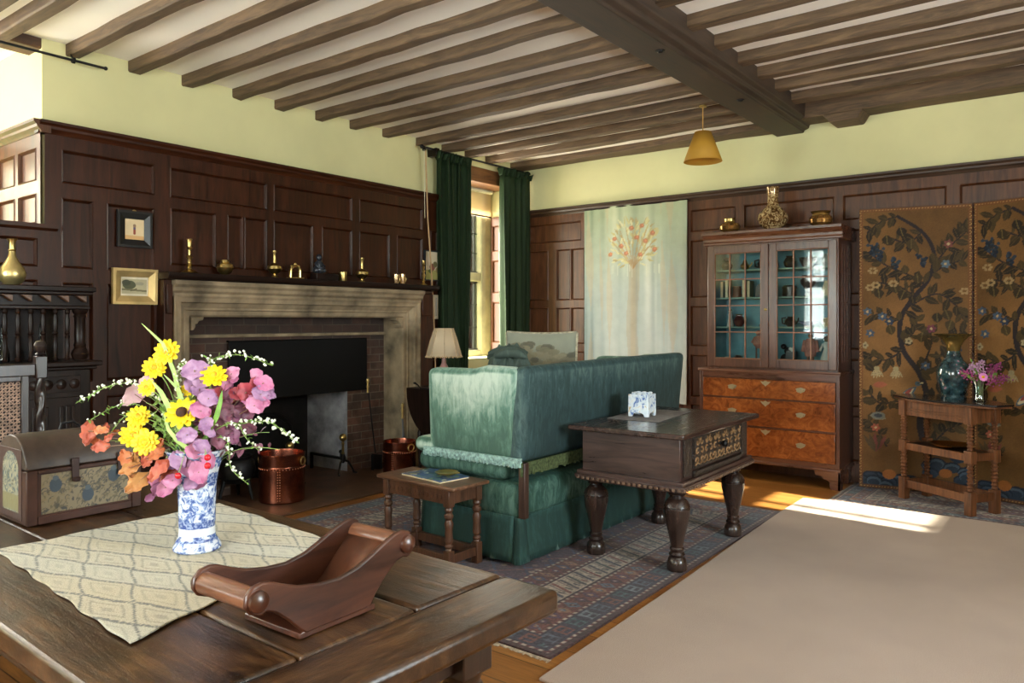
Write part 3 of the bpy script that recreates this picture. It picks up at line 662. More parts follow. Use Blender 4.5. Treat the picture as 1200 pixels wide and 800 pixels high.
# woven runner: pale cloth with a lozenge lattice
ru=thing('table_runner','pale woven runner with a faint lozenge pattern laid across the oak table','runner',(-1.93,1.06,TT+.0005))
P4=[(-2.35,.765),(-1.475,.70),(-1.69,1.37),(-2.36,1.425)]
W,H=.86,.66; p=Paint(W,H,.004,(186,176,148)); rn=np.random.default_rng(3)
u=p.px*.93+p.py*.36; w_=-p.px*.36+p.py*.93; PU,PV=.17,.082
row=np.floor(w_/PV); a=(u/PU+.5*(row%2)+ (w_/PV-row)*.55)%1; c=(w_/PV)%1
dst=np.minimum(np.minimum(a,1-a)*PU,np.minimum(c,1-c)*PV)
p.put((dst<.0048)&(rn.random(p.px.shape)<.85),(92,92,84),.85); 
a2=np.abs(a-.5)*2; c2=np.abs(c-.5)*2; p.put((np.maximum(a2*1.0,c2)<.62)&(np.maximum(a2,c2)>.52),(128,122,104),.6); p.put((np.maximum(a2,c2)<.2),(140,132,112),.55)
p.c*=(1+.10*(rn.random(p.px.shape)-.5))[:,:,None]; hb=(np.floor(row)%3==1); p.put(hb&(dst>.004),(190,176,140),.35); p.put((np.floor(row)%3==2)&(dst>.004),(186,186,170),.4)
def bil(x,y):
    s,t=x/W,y/H; X=(1-s)*(1-t)*P4[0][0]+s*(1-t)*P4[1][0]+s*t*P4[2][0]+(1-s)*t*P4[3][0]; Y=(1-s)*(1-t)*P4[0][1]+s*(1-t)*P4[1][1]+s*t*P4[2][1]+(1-s)*t*P4[3][1]
    return X+1.93+.004*np.sin(Y*37),Y-1.06+.003*np.sin(X*41),.0035+.0012*np.sin(X*23)*np.sin(Y*19)
p.build('cloth',vcol('runner_weave',.92,.5,260,sheen=.2,mottled=.15),bil,ru,.003)

# ------------------------------------------------------------------ domed casket
ck=thing('domed_casket','small domed casket covered in floral leather with iron hasps, on the oak table','casket',(-2.675,1.082,TT),.0)
LEA=plain('dark_red_brown_leather',(60,37,28),.5,0,.25,9,.2,30,.25)
hl,hd,hb=.172,.118,.165
def arch(d,zb,zt,n=14): return [(-d,zb),(d,zb)]+[(d*math.cos(PI*i/n),zt+d*.8*math.sin(PI*i/n)) for i in range(n+1)]
MB().prism([(-hd,0),(hd,0),(hd,hb),(-hd,hb)],'y',-hl,hl).build('body',LEA,ck,.004)
m=MB(); m.prism([(hd*math.cos(PI*i/16),hb+.002+hd*.85*math.sin(PI*i/16)) for i in range(17)],'y',-hl,hl); m.build('domed_lid',plain('dark_lid_leather',(64,52,44),.42,0,.35,8,.2,30,.3),ck,.004,30,fixn=True)
def floral(W,H,seed,base,cols):
    p=Paint(W,H,.0022,base); rn=random.Random(seed)
    for k in range(int(W*H*9000)):
        x,y=rn.uniform(0,W),rn.uniform(0,H); c=rn.choice(cols); s=rn.uniform(.004,.011)
        if rn.random()<.5: p.leaf(x,y,s*2.2,s*.55,rn.uniform(0,6.28),c)
        else: p.line([(x+s*math.cos(q)*q*.5,y+s*math.sin(q)*q*.5) for q in [i*.6 for i in range(7)]],.0022,c)
    return p
FL=vcol('painted_leather',.5,.25,70)
cols=[(84,76,58),(70,66,56),(120,104,74),(96,86,62),(60,58,54)]
p=floral(.262,.122,4,(122,108,82),cols)
for x,y in ((.04,.085),(.135,.04),(.215,.09)): p.ell(x,y,.018,.022,(52,62,70)); p.ell(x,y+.022,.009,.008,(70,80,84))
p.build('front_panel',FL,lambda x,y:(x*0+hd+.0015,x-.131,y+.028),ck,.001)
p=floral(.17,.215,5,(140,136,116),[(70,84,88),(84,96,94),(160,150,120),(96,92,74)])
ok=(np.abs(p.px-.085)<.062)
p.put(~ok,(78,52,44)); p.put((p.py>.15+.055*np.sqrt(np.clip(1-((p.px-.085)/.062)**2,0,1))),(72,48,42)); p.put(ok&(p.py<.075)&(p.py>.025),(128,120,84)); p.put(p.py<.022,(70,46,40))
p.build('end_panel',FL,lambda x,y:(x-.085,x*0-hl-.0015,y+.012),ck,.001)
m=MB(); m.box(hd,hd+.006,-hl,-hl+.03,0,hb); m.box(hd,hd+.006,hl-.03,hl,0,hb); m.box(hd,hd+.005,-hl+.031,hl-.031,0,.024); m.box(hd,hd+.005,-hl+.031,hl-.031,hb-.012,hb-.001); m.build('edge_strap',LEA,ck,.002)
for y in (-.035,.105):
    m=MB(); m.box(hd+.004,hd+.01,y-.011,y+.011,.118,.19); m.tube([(hd+.012,y,.118),(hd+.014,y,.13)],.012,10); m.build('hasp',plain('rusted_iron',(50,34,30),.5,.5),ck,.002)
MB().tube([(-.03+.0,-.02,hb+.098),(-.03,-.015,hb+.118),(-.03,.02,hb+.122),(-.03,.05,hb+.098)],.005).build('lid_handle',IRON,ck)

# ------------------------------------------------------------------ mahogany cradle-shaped coaster
MAH=wood('dark_mahogany',(38,18,11),(96,52,32),'y',2.6,.3,.05,.3)
cr=thing('cheese_coaster','dark mahogany cradle shaped cheese coaster with scrolled rolled ends','coaster',(-1.325,1.012,TT-.001),.03)
top=[(-.222,.098),(-.219,.118),(-.205,.132),(-.185,.136),(-.165,.132),(-.135,.119),(-.1,.106),(-.05,.097),(0,.094),(.05,.103),(.09,.119),(.13,.137),(.16,.148),(.185,.152),(.205,.145),(.219,.128),(.222,.108)]
bot=[(.214,.095),(.2,.086),(.185,.09),(.165,.085),(.13,.06),(.1,.03),(.085,.008),(-.085,.008),(-.1,.02),(-.125,.045),(-.155,.07),(-.175,.078),(-.19,.074),(-.21,.082)]
for s in (-1,1):
    MB().prism(top+bot,'x',s*.085-.006,s*.085+.006).build('side',MAH,cr,.004,30,fixn=True)
for y,z in ((-.196,.104),(.196,.118)):
    r_=MB(); r_.lathe([(.0215,-.079),(.0215,.079)],(0,y,z),20,axis='x'); r_.build('end_roll',wood('mahogany_roll',(84,48,32),(150,96,66),'x',2.6,.28,.03,.4),cr)
    for s in (-1,1): MB().lathe([(.021,s*.091),(.02,s*.098),(.014,s*.103),(.001,s*.105)],(0,y,z),20,axis='x').build('roundel',MAH,cr,fixn=True)
m=MB(); rows=[(-.18,.105),(-.14,.09),(-.1,.045),(-.075,.022),(.075,.022),(.1,.04),(.14,.08),(.18,.118)]
m.add([(sx*.08,y,z) for y,z in rows for sx in (-1,1)],[(2*i,2*i+1,2*i+3,2*i+2) for i in range(7)]); m.build('trough',wood('mahogany_trough',(70,38,24),(128,78,52),'y',2.4,.3,.03,.3),cr,0,60,solid=.007)
MB().prism([(-.1,0),(.1,0),(.1,.012),(.085,.014),(-.085,.014),(-.1,.012)],'x',-.09,.09).build('plinth',MAH,cr,.002)

# ------------------------------------------------------------------ caned chair at the table end
CH=wood('ebonised_chair_oak',(24,17,17),(62,46,40),'z',3,.28,.1,.3)
CANE=plain('aged_cane',(150,122,104),.6,0,.2,20)
ch=thing('caned_chair','dark caned back chair with barley twist posts at the far table end','chair',(-3.60,1.10,0))
def twist(m,c,z0,z1,r=.018,turns=5):
    m.grid(lambda u,v:(c[0]+(r*(1+.32*math.cos(2*(2*PI*u)-2*PI*turns*v)))*math.cos(2*PI*u),c[1]+(r*(1+.32*math.cos(2*(2*PI*u)-2*PI*turns*v)))*math.sin(2*PI*u),z0+(z1-z0)*v),16,80,True)
for s in (-1,1):
    y=s*.235
    m=MB(); twist(m,(0,y),.52,1.155); m.box(-.022,.022,y-.022,y+.022,1.155,1.25); m.box(-.022,.022,y-.022,y+.022,.38,.52)
    m.prism([(-.02,0),(.02,0),(.022,.38),(-.022,.38)],'y',y-.02,y+.02); m.build('back_post',CH,ch,.004)
    MB().lathe([(.012,1.25),(.02,1.258),(.013,1.265),(.024,1.28),(.026,1.295),(.018,1.312),(.001,1.318)],(0,y,0),18).build('finial',CH,ch)
    m=MB(); m.lathe(turned([(0,.02),(.1,.024),(.2,.016),(.5,.022),(.8,.016),(.9,.024),(1,.02)],0,.42),(.42,y,0),16); m.build('front_leg',CH,ch)
MB().box(-.014,.014,-.215,.215,1.165,1.22).build('top_rail',CH,ch,.006)
m=MB()
for y in (-.175,.175): m.box(-.012,.012,y-.015,y+.015,.62,1.17)
m.box(-.012,.012,-.16,.16,1.145,1.17).box(-.012,.012,-.16,.16,.62,.645).box(-.012,.012,-.215,.215,.58,.62); m.build('inner_frame',CH,ch,.004)
m=MB(); st=.0135; a0,a1,z0,z1=-.16,.16,.645,1.145
n=int((a1-a0)/st)+1
for k in range(1,n): y=a0+k*(a1-a0)/n; m.box(-.001,.001,y-.0018,y+.0018,z0,z1) if k%2 else m.box(-.001,.001,y-.0012,y+.0012,z0,z1)
nz=int((z1-z0)/st)+1
for k in range(1,nz): z=z0+k*(z1-z0)/nz; m.box(-.0016,.0016,a0,a1,z-.0018,z+.0018)
def clip(y0_,z0_,sg):
    t0=max((a0-y0_),(z0-z0_)/sg if sg>0 else (z1-z0_)/sg); t1=min((a1-y0_),(z1-z0_)/sg if sg>0 else (z0-z0_)/sg)
    return (t0,t1) if t1-t0>.004 else None
for sg in (1,-1):
    for k in range(-40,60):
        zz=z0+k*.027; q=clip(a0,zz,sg)
        if q: m.bar((.0015*sg,a0+q[0],zz+sg*q[0]),(.0015*sg,a0+q[1],zz+sg*q[1]),.003,.0014,(1,0,0))
m.build('cane_panel',CANE,ch,0,0)
MB().box(-.02,.45,-.25,.25,.42,.47).build('seat_rail',CH,ch,.008); MB().box(.02,.41,-.21,.21,.465,.474).build('cane_seat',CANE,ch)
m=MB(); m.box(.0,.42,-.25,-.22,.12,.15).box(0,.42,.22,.25,.12,.15).box(.2,.23,-.235,.235,.12,.15); m.build('stretcher',CH,ch,.004)

# ------------------------------------------------------------------ blue and white vase
m_,nt,b=nmat('blue_white_delft')
v=coords(nt); sp=nt.nodes.new('ShaderNodeSeparateXYZ'); nt.links.new(v,sp.inputs[0])
vo=nt.nodes.new('ShaderNodeTexVoronoi'); vo.inputs['Scale'].default_value=52; vo.feature='F1'; nt.links.new(v,vo.inputs['Vector'])
f=noise(nt,v,34,4,.7,1.5); sm=math_(nt,'ADD',f,math_(nt,'MULTIPLY',vo.outputs['Distance'],.18))
r=ramp(nt,[(.5,(66,88,148)),(.55,(120,142,190)),(.64,(216,222,232))]); nt.links.new(sm,r.inputs[0])
def band(z,w): return math_(nt,'LESS_THAN',math_(nt,'ABSOLUTE',math_(nt,'SUBTRACT',sp.outputs['Z'],z)),w)
bands=math_(nt,'ADD',math_(nt,'ADD',band(.195,.012),band(.072,.009)),math_(nt,'ADD',band(.03,.003),band(.245,.008)),clamp=True)
ck2=noise(nt,v,150,2); r2=ramp(nt,[(.45,(64,86,148)),(.6,(156,172,208))]); nt.links.new(ck2,r2.inputs[0])
c1=mix(nt,bands,r.outputs[0],r2.outputs[0]); wb=math_(nt,'ADD',band(.052,.010),band(.215,.005),clamp=True)
nt.links.new(mix(nt,wb,c1,(226,230,240)),b.inputs['Base Color']); b.inputs['Roughness'].default_value=.18; b.inputs['Coat Weight'].default_value=.4; DELFT=m_
VX,VY=-1.93,1.10; VZ=TT+.0055; VH=.268
vs_=thing('blue_white_vase','blue and white trumpet vase on the pale runner holding the bouquet','vase',(VX,VY,VZ))
MB().lathe([(.058,0),(.062,.004),(.061,.012),(.053,.026),(.0475,.036),(.046,.05),(.0465,.07),(.0475,.075),(.047,.12),(.05,.18),(.056,.215),(.066,.245),(.082,VH),(.079,VH+.002),(.062,.243),(.05,.2),(.044,.1),(.001,.09)],n=48).build('body',DELFT,vs_)

# ------------------------------------------------------------------ the bouquet, stem by stem
MOUTH=Vector((VX,VY,VZ+VH-.02))
BR=Vector((.7902,.6129,0)); BU=Vector((0,0,1)); BT=Vector((.856,-.488,.17))
def bq(a,h,d): # cm across, up and towards the room, from the vase mouth
    return (BR*a+BU*h+BT*d)*.01
def stemcurve(p,n=9,sag=0):
    p=Vector(p); base=Vector((random.uniform(-.025,.025),random.uniform(-.025,.025),-.09)); mid=Vector((p.x*.32,p.y*.32,max(.05,p.z*.62+.03)))
    return [base*(1-t)**2+mid*2*t*(1-t)+p*t*t+Vector((0,0,-sag*t*t)) for t in [i/n for i in range(n+1)]]
def pet(m,c,R,ang,l,w,lift,curl=.0):
    """one petal in the frame R at c"""
    rows=[(0,.22),(.3,.8),(.65,1),(.9,.62),(1,.12)]; vs=[]
    for t,ww in rows:
        for s in (-1,0,1):
            q=Vector(((.12+t)*l*math.cos(lift*(1-curl*t)), s*w*ww/2, (.12+t)*l*math.sin(lift*(1-curl*t))-abs(s)*w*.12))
            vs.append(c+R@(Matrix.Rotation(ang,3,'Z')@q))
    m.add(vs,[(3*i+j,3*i+j+1,3*i+j+4,3*i+j+3) for i in range(4) for j in range(2)])
def frame_to(d):
    d=Vector(d).normalized(); return d.to_track_quat('Z','Y').to_matrix()
YEL=plain('bright_yellow_petal',(244,204,22),.5,0,.1,30,.1,200); YEL2=plain('golden_floret',(220,160,16),.6,0,.2,60); DKC=plain('dark_flower_disc',(66,40,22),.8,0,.3,60,.5,150)
GRN=plain('leaf_green',(110,150,60),.5,0,.2,25,.1,90); STEMG=plain('stem_green',(132,160,84),.5,0,.15,20); PALEG=plain('pale_grass_green',(172,198,112),.5,0,.12,20)
fl=[(-8.2,28,2,3.7,'topmost double yellow flower, beside the tall grass blade',0),(-11.5,23.8,2,3.1,'small yellow flower just below the topmost yellow bloom',0),(-13.3,18.3,4,2.5,'half-open yellow flower above the pale pink leaf',0),
 (4.4,21.5,4,3.6,'full double yellow flower high among the mauve leaves',0),(-3.9,11.4,7,4.3,'open yellow sunflower with a dark brown disc',1),(-15.6,10.6,4,3.2,'yellow flower topping the cluster of three above the orange leaves',0),
 (-16.8,5.6,6,3.6,'ragged yellow flower in the middle of the cluster of three',0),(-13.6,3.7,7,3.6,'round yellow flower lowest in the cluster of three',0),(2.1,9.9,5,1.7,'tiny yellow bud flower beside the mauve leaves',0),(-2.7,18.0,1,1.9,'small yellow bloom deep in the middle of the bouquet',0)]
for a,h,d,R_,lab,disc in fl:
    p=bq(a,h,d); t=thing('yellow_flower',lab,'flower',MOUTH,0,'yellow flowers in the bouquet'); R_*=.01
    fd=(BT+BR*random.uniform(-.5,.3)+BU*random.uniform(0,.6)).normalized(); F=frame_to(fd)
    m=MB(); rings=((13,1.0,.12),(11,.72,.5),(9,.5,.95)) if not disc else ((13,1.05,.1),(12,.85,.3))
    for n,k,lf in rings:
        for i in range(n): pet(m,p,F,2*PI*(i+random.uniform(-.2,.2))/n,R_*k*.9,R_*.42,lf+random.uniform(-.12,.12),.3)
    m.build('petals',YEL,t,0,70)
    m=MB(); m.ball((0,0,0),R_*(.34 if disc else .26),1,1,.5,12,8); m.xf(0,Matrix.Translation(p+fd*R_*.16)@F.to_4x4()); m.build('flower_disc',DKC if disc else YEL2,t)
    MB().tube(stemcurve(p-fd*.004),.0016,6).build('stem',STEMG,t)
def leafmesh(m,c,R,l,w,fold=.3,droop=.4,lobes=0,n=10):
    vs=[]; cr_=.07 if n>6 else .03; ph=(c[0]*997)%6.28
    for i in range(n+1):
        t=i/n; ww=w*(math.sin(PI*min(1,t*.92+.06))**.75)*(1+(.16*math.cos(t*PI*lobes*2) if lobes else 0))*(1 if i<n else .05)
        for s in (-1,-.5,0,.5,1):
            vs.append(c+R@Vector((t*l+(.05*l*math.sin(t*31) if abs(s)==1 else 0),s*ww/2*(1+(.09*math.sin(t*44) if abs(s)==1 else 0)),-droop*l*t*t+abs(s)*fold*ww*.5+cr_*l*math.sin(8*t+5*s+ph))))
    m.add(vs,[(5*i+j,5*i+j+1,5*i+j+6,5*i+j+5) for i in range(n) for j in range(4)])
def pal(n,c,c2):
    m_,nt,b=nmat(n); f=noise(nt,coords(nt),26,4,.6); r=ramp(nt,[(.35,c),(.65,c2)]); nt.links.new(f,r.inputs[0]); nt.links.new(r.outputs[0],b.inputs['Base Color']); b.inputs['Roughness'].default_value=.5
    b.inputs['Subsurface Weight'].default_value=0; b.inputs['Sheen Weight'].default_value=.3; return m_
MAU=[pal('mauve_leaf',(136,92,134),(180,138,170)),pal('deep_mauve_leaf',(112,52,84),(154,94,128)),pal('pink_leaf',(176,92,134),(206,138,168)),pal('crimson_leaf',(142,36,50),(182,74,84)),pal('wine_leaf',(84,36,54),(128,68,90))]
ORG=[pal('orange_leaf',(182,86,48),(206,126,70)),pal('russet_leaf',(166,66,48),(196,104,72)),pal('ochre_leaf',(176,110,52),(200,146,84))]
PKP=[pal('pale_pink_leaf',(190,146,158),(206,176,172))]
sprays=[ # label, mats, list of (a,h,d,size)
 ('mauve leaf spray rising tallest in the middle of the bouquet',MAU[:1],[(-.7,23,4,5.2),(.9,20,5,3.4),(-1.5,19,4,3.2)]),
 ('spray of rounded mauve leaves hanging down the front of the bouquet',[MAU[0],MAU[2],MAU[0]],[(3,15.2,7,3.8),(1,12,8,4),(2.3,8.5,8,3),(-2.8,5.5,9,3.8),(-.5,1.4,9,3.6),(1.4,2.6,9,3.4)]),
 ('single pink leaf spray standing up beside the black hood',[MAU[2]],[(9.3,22.3,1,3.4),(7.8,19.5,1,2.4)]),
 ('spray tipped with three pink leaves reaching out towards the fireplace',[MAU[2],MAU[0],MAU[2]],[(18.1,20,-1,3.9),(17.4,17.0,0,3.8),(15.6,13.8,1,3.8),(14.2,15.5,0,3)]),
 ('spray with a bright crimson leaf among mauve leaves',[MAU[3],MAU[3],MAU[1]],[(13.3,17.3,1,4.2),(11.0,16.8,1,3.4),(8.5,16.5,1,3),(6.2,17.0,1,3.2)]),
 ('dark wine coloured leaf spray filling the fireplace side of the bouquet',[MAU[4],MAU[1],MAU[4]],[(7.5,12.5,2,4.4),(10,10,1,4),(6.5,8,3,4.2),(12.2,12.2,0,3.6),(9.2,5.8,2,3.8),(13.8,8,0,3.4),(5.6,4.4,4,3.6)]),
 ('mauve leaf spray drooping over the front of the vase',[MAU[2],MAU[0],MAU[1]],[(.4,-4.2,9,4.4),(-4.9,-1,9,3.8),(-2.6,-3,9,3.4),(3,-1,7,3.2)]),
 ('pink and purple leaf spray hanging lowest beside the vase body',[MAU[2],MAU[2],MAU[1]],[(-8.3,-8.2,8,3.8),(-6.4,-6.4,9,3.2),(-10.4,-8.6,7,2.8)]),
 ('russet orange leaf spray stretching out over the casket',[ORG[1],ORG[0],ORG[1]],[(-29,6.8,3,5),(-25.5,7,4,3.4),(-25.6,2.6,4,3.8),(-23.5,5,4,2.4)]),
 ('large orange and ochre leaf spray lying over the rim of the vase',[ORG[0],ORG[2],ORG[1]],[(-18.8,-.6,5,4.4),(-15.2,-6.6,7,5.4),(-10,-3.4,9,5.4),(-10.4,.8,8,3.6),(-17.5,-3,6,4.2),(-13,-1,7,3.6)]),
 ('pale pink leaf spray behind the yellow flowers',PKP,[(-16.8,16.8,1,4.4),(-14,20,0,3)]),
]
for lab,ms,lv in sprays:
    t=thing('leaf_spray',lab,'leaf spray',MOUTH,0,'coloured leaf sprays in the bouquet')
    m=MB(); pts=[bq(*q[:3]) for q in lv]; far=max(pts,key=lambda q:q.length); m.tube(stemcurve(far),.0017,6)
    for p in pts:
        if p is not far: m.tube([far*.35+Vector((0,0,.01)),(far*.35+p)*.5+Vector((0,0,.008)),p],.0011,5)
    m.build('stem',pal('spray_stem_'+lab[:6].replace(' ','_'),(110,70,50),(140,110,80)),t)
    extra=[(a+random.uniform(-2.6,2.6),h+random.uniform(-2.6,2.6),d-random.uniform(1,4),s*random.uniform(.6,.85)) for a,h,d,s in lv for _ in range(1 if ms is ORG or lab[0] in 'rl' and ms[0] in ORG else 2 if len(lv)>3 else 1)]
    for i,(a,h,d,s) in enumerate(lv+extra):
        p=bq(a,h,d); s*=.0145
        x=(BR*random.uniform(-1,1)+BU*random.uniform(-.9,.5)); out=Vector((p.x,p.y,0)); x=(x+out.normalized()*.6-BU*.2).normalized() if out.length>.01 else x.normalized()
        nrm=(BT+BR*random.uniform(-.45,.45)+BU*random.uniform(-.2,.5)); x=(x-nrm*(x.dot(nrm)/nrm.length_squared)).normalized(); y=nrm.normalized().cross(x).normalized()
        R=Matrix((x,y,nrm.normalized())).transposed()
        m=MB(); org=ms[0] in ORG; s*=.86 if org else 1; leafmesh(m,p-x*s*.5,R,s*(1.1 if org else 1),s*(.6 if org else .78),.25,.18,3 if 'orange' in lab or 'russet' in lab else 0); m.build('leaf',ms[i%len(ms)],t,0,70)
WHT=plain('small_white_blossom',(232,234,214),.6,0,.05,40)
ws=[('white blossom spray arching out low over the casket',[(-4,7,0),(-14,18,0),(-22,19.5,1),(-32.5,14.3,2)],1.0,46),('feathery green spray beneath the arching white blossom',[(-5,6,0),(-16,14,1),(-22,13.5,1),(-30,9,2)],.3,26),
 ('white blossom spray arching highest in front of the black hood',[(2,12,-2),(3,25,-2),(11,27.8,-2),(20.6,24.8,-2)],.9,40),('short upright white blossom spray beside the black hood',[(1,10,-1),(4,20,-1),(4.5,25,-1),(1.8,27.5,-1)],.8,18),
 ('long white blossom spray stretching over the copper bucket',[(3,6,1),(13,9,1),(20,9,1),(27,3.6,2)],1.0,46),('drooping white blossom spray trailing down towards the table',[(4,4,3),(8,4,4),(9,-3,4),(13.4,-7.2,4)],.8,22),
 ('thin white blossom spray hooked downward beside the wine leaves',[(3,5,4),(10,9,3),(13,5,3),(16.5,1.5,3)],.8,18),('misty white floret spray in the heart of the bouquet',[(-2,5,3),(-4,14,2),(-5,22,2),(-3,25,2)],.7,40),
 ('fine feathery spray above the casket lid',[(-4,6,2),(-14,12,3),(-19,11,3),(-24,5,3)],.35,24)]
for lab,cp,sz,n in ws:
    t=thing('blossom_spray',lab,'blossom spray',MOUTH,0,'white blossom sprays in the bouquet')
    P=[Vector((0,0,-.07))]+[bq(*q) for q in cp]
    def cat(i,u):
        g=lambda k:P[max(0,min(len(P)-1,k))]; a,b_,c,d=g(i-1),g(i),g(i+1),g(i+2)
        return .5*((2*b_)+(c-a)*u+(2*a-5*b_+4*c-d)*u*u+(3*b_-a-3*c+d)*u**3)
    pts=[cat(i,k/6) for i in range(len(P)-1) for k in range(6)]+[P[-1]]
    ms=MB(); ms.tube(pts,[.0018-.0012*k/len(pts) for k in range(len(pts))],5); bl=MB(); lf=MB()
    for k in range(n):
        f=.38+.62*k/n; q=f*(len(pts)-1); i=min(int(q),len(pts)-2); c=pts[i].lerp(pts[i+1],q-i)
        off=Vector((random.gauss(0,1),random.gauss(0,1),random.gauss(.5,.8))).normalized()*random.uniform(.006,.014); e=c+off
        ms.tube([c,e],.0006,4)
        if random.random()<.85*sz+.1:
            r_=random.uniform(.0028,.0048)*(.6+.4*sz)
            for w in range(3): bl.ball(e+Vector((random.uniform(-1,1),random.uniform(-1,1),random.uniform(-1,1)))*r_*.6,r_*.75,n=6,h=4)
        if random.random()<.6: leafmesh(lf,c,frame_to(off)@Matrix.Rotation(random.uniform(0,6),3,'Z'),random.uniform(.008,.018),.004,.2,.2,0,3)
    ms.build('stem',STEMG,t); bl.build('blossoms',WHT,t); lf.build('leaves',GRN,t,0,60)
# grass blades and plain greenery
for lab,cp,w in (('tall grass blade leaning over the topmost yellow flower',[(-2,4,2),(-6,22,3),(-9,30,3),(-14.8,35.4,4)],.011),('broad pale grass blade bending through the middle of the bouquet',[(-1,2,5),(-6,10,6),(-9.5,17,6),(-12,20,6)],.015),
   ('fresh green leaf standing between the mauve leaves',[(1,3,5),(5,10,6),(6,14,6),(6.6,17.5,5)],.017),('pale grass blade crossing behind the open sunflower',[(-1,2,3),(-3,12,3),(-5,18,3),(-9,22,3)],.012),('low pale grass blade curving across the lower stems',[(-1,1,7),(-5,4,8),(-7.5,7,8),(-9,12,8)],.012)):
    P=[bq(*q) for q in cp]; P=[Vector((0,0,-.06))]+P; m=MB(); vs=[]; nseg=len(P)*5
    for k in range(nseg+1):
        q=k/nseg*(len(P)-1); i=min(int(q),len(P)-2); c=P[i].lerp(P[i+1],q-i); ww=w*math.sin(PI*(.12+.88*k/nseg))**.6 if k<nseg else .0005
        for s in (-1,0,1): vs.append(c+(BR+BU*.4)*s*ww/2+BT*abs(s)*ww*.2)
    m.add(vs,[(3*i+j,3*i+j+1,3*i+j+4,3*i+j+3) for i in range(nseg) for j in range(2)])
    tag(m.build('grass_blade',PALEG if 'fresh' not in lab else GRN,None,0,70),lab,'leaf','green blades in the bouquet').location=MOUTH
# fine greenery and dark small-leaved twigs filling the middle
for lab,n,spread,hh,cols in (('fine pale green flower stems filling the middle of the bouquet',46,13,22,(PALEG,STEMG)),('dark green small leaved twigs behind the yellow flowers',22,15,19,(GRN,STEMG)),('wine red small leaved twigs low behind the mauve leaves',20,15,14,(MAU[4],STEMG))):
    t=thing('foliage_sprig',lab,'greenery',MOUTH,0,'filler greenery in the bouquet'); ms=MB(); lf=MB(); ox=-4 if 'pale' in lab else -6 if 'dark' in lab else 8
    for k in range(n):
        a=ox+random.gauss(0,spread*.42); h=random.uniform(.35,1)*hh-abs(a)*.25; p=bq(a,h,random.uniform(-6,5)); pts=stemcurve(p); ms.tube(pts,.0008,4)
        for q in range(7):
            f=.35+.65*q/7; j=min(8,int(f*9)); c=pts[j].lerp(pts[j+1],f*9-j); d=Vector((random.gauss(0,1),random.gauss(0,1),random.gauss(.3,.7))).normalized()
            leafmesh(lf,c,frame_to(d.cross(Vector((.3,.4,.8))))@Matrix.Rotation(random.uniform(0,6),3,'Z'),random.uniform(.014,.03),random.uniform(.006,.013),.25,.2,0,4)
    ms.build('stem',cols[1],t); lf.build('leaves',cols[0],t,0,70)
RED=plain('red_berry',(196,24,36),.25,0,.1)
t=thing('berry_sprig','little sprig of shiny red berries over the vase rim','berries',MOUTH)
m=MB()
for a,h,d in ((-4.9,-5,10.5),(2.7,-.3,10),(2.7,-2.4,10.4)):
    MB().ball(bq(a,h,d),.0085,n=14,h=10).build('berry',RED,t); m.tube([Vector((0,0,0)),bq(a*.6,h*.2+3,d*.8),bq(a,h,d)],.001,5)
m.build('stem',STEMG,t)
# ------------------------------------------------------------------ velvet
def velvet(name,c,worn,amount,seed=0,sheen=.5):
    """nap rubbed pale along the edges of the panel it covers"""
    m,nt,b=nmat(name); gz=coords(nt,(1,1,1),'Generated'); sp=nt.nodes.new('ShaderNodeSeparateXYZ'); nt.links.new(gz,sp.inputs[0])
    v=coords(nt,(3,3,1.1),loc=(seed,0,0)); f=noise(nt,v,8,8,.72,.8); streak=noise(nt,coords(nt,(22,22,1.2)),2,4,.6)
    ed=None
    for k in 'XYZ':
        e=math_(nt,'ABSOLUTE',math_(nt,'SUBTRACT',sp.outputs[k],.5)); e=math_(nt,'POWER',math_(nt,'MULTIPLY',e,2),9 if k!='Z' else 7)
        if k=='Z': e=math_(nt,'MULTIPLY',e,math_(nt,'GREATER_THAN',sp.outputs['Z'],.5))
        ed=e if ed is None else math_(nt,'MAXIMUM',ed,e)
    w=math_(nt,'ADD',math_(nt,'MULTIPLY',ed,.46*amount),math_(nt,'MULTIPLY',f,.66)); w=math_(nt,'ADD',w,math_(nt,'MULTIPLY',streak,.25))
    r=ramp(nt,[(.46,tuple(x*.8 for x in c)),(.60,c),(.74,tuple((a*.45+b_*.55) for a,b_ in zip(c,worn))),(.9,worn)]); nt.links.new(w,r.inputs[0])
    nt.links.new(r.outputs[0],b.inputs['Base Color']); b.inputs['Roughness'].default_value=.75; b.inputs['Sheen Weight'].default_value=sheen; b.inputs['Sheen Roughness'].default_value=.35
    b.inputs['Sheen Tint'].default_value=(*lin(worn),1); b.inputs['Specular IOR Level'].default_value=.25
    bump(nt,b,noise(nt,coords(nt),160,2),.12,.003); return m
VARM=velvet('rubbed_green_velvet',(94,128,113),(188,204,190),.95,0,.15); VBACK=velvet('blue_green_velvet',(52,73,74),(102,122,117),.5,4,.08); VSEAT=velvet('deep_green_velvet',(47,78,68),(112,140,128),.5,8,.12); VSK=velvet('skirt_velvet',(52,82,76),(120,142,134),.3,12,.1)
FRN=plain('pale_aqua_fringe',(140,168,162),.9,0,.25,60,.6,200,.2); FRG=plain('faded_gold_fringe',(78,88,58),.9,0,.3,60,.6,200,.2)
sf=thing('velvet_sofa','green velvet high-sided sofa with rubbed pale edges, turned towards the fireplace','sofa',(-3.0,4.4,0))
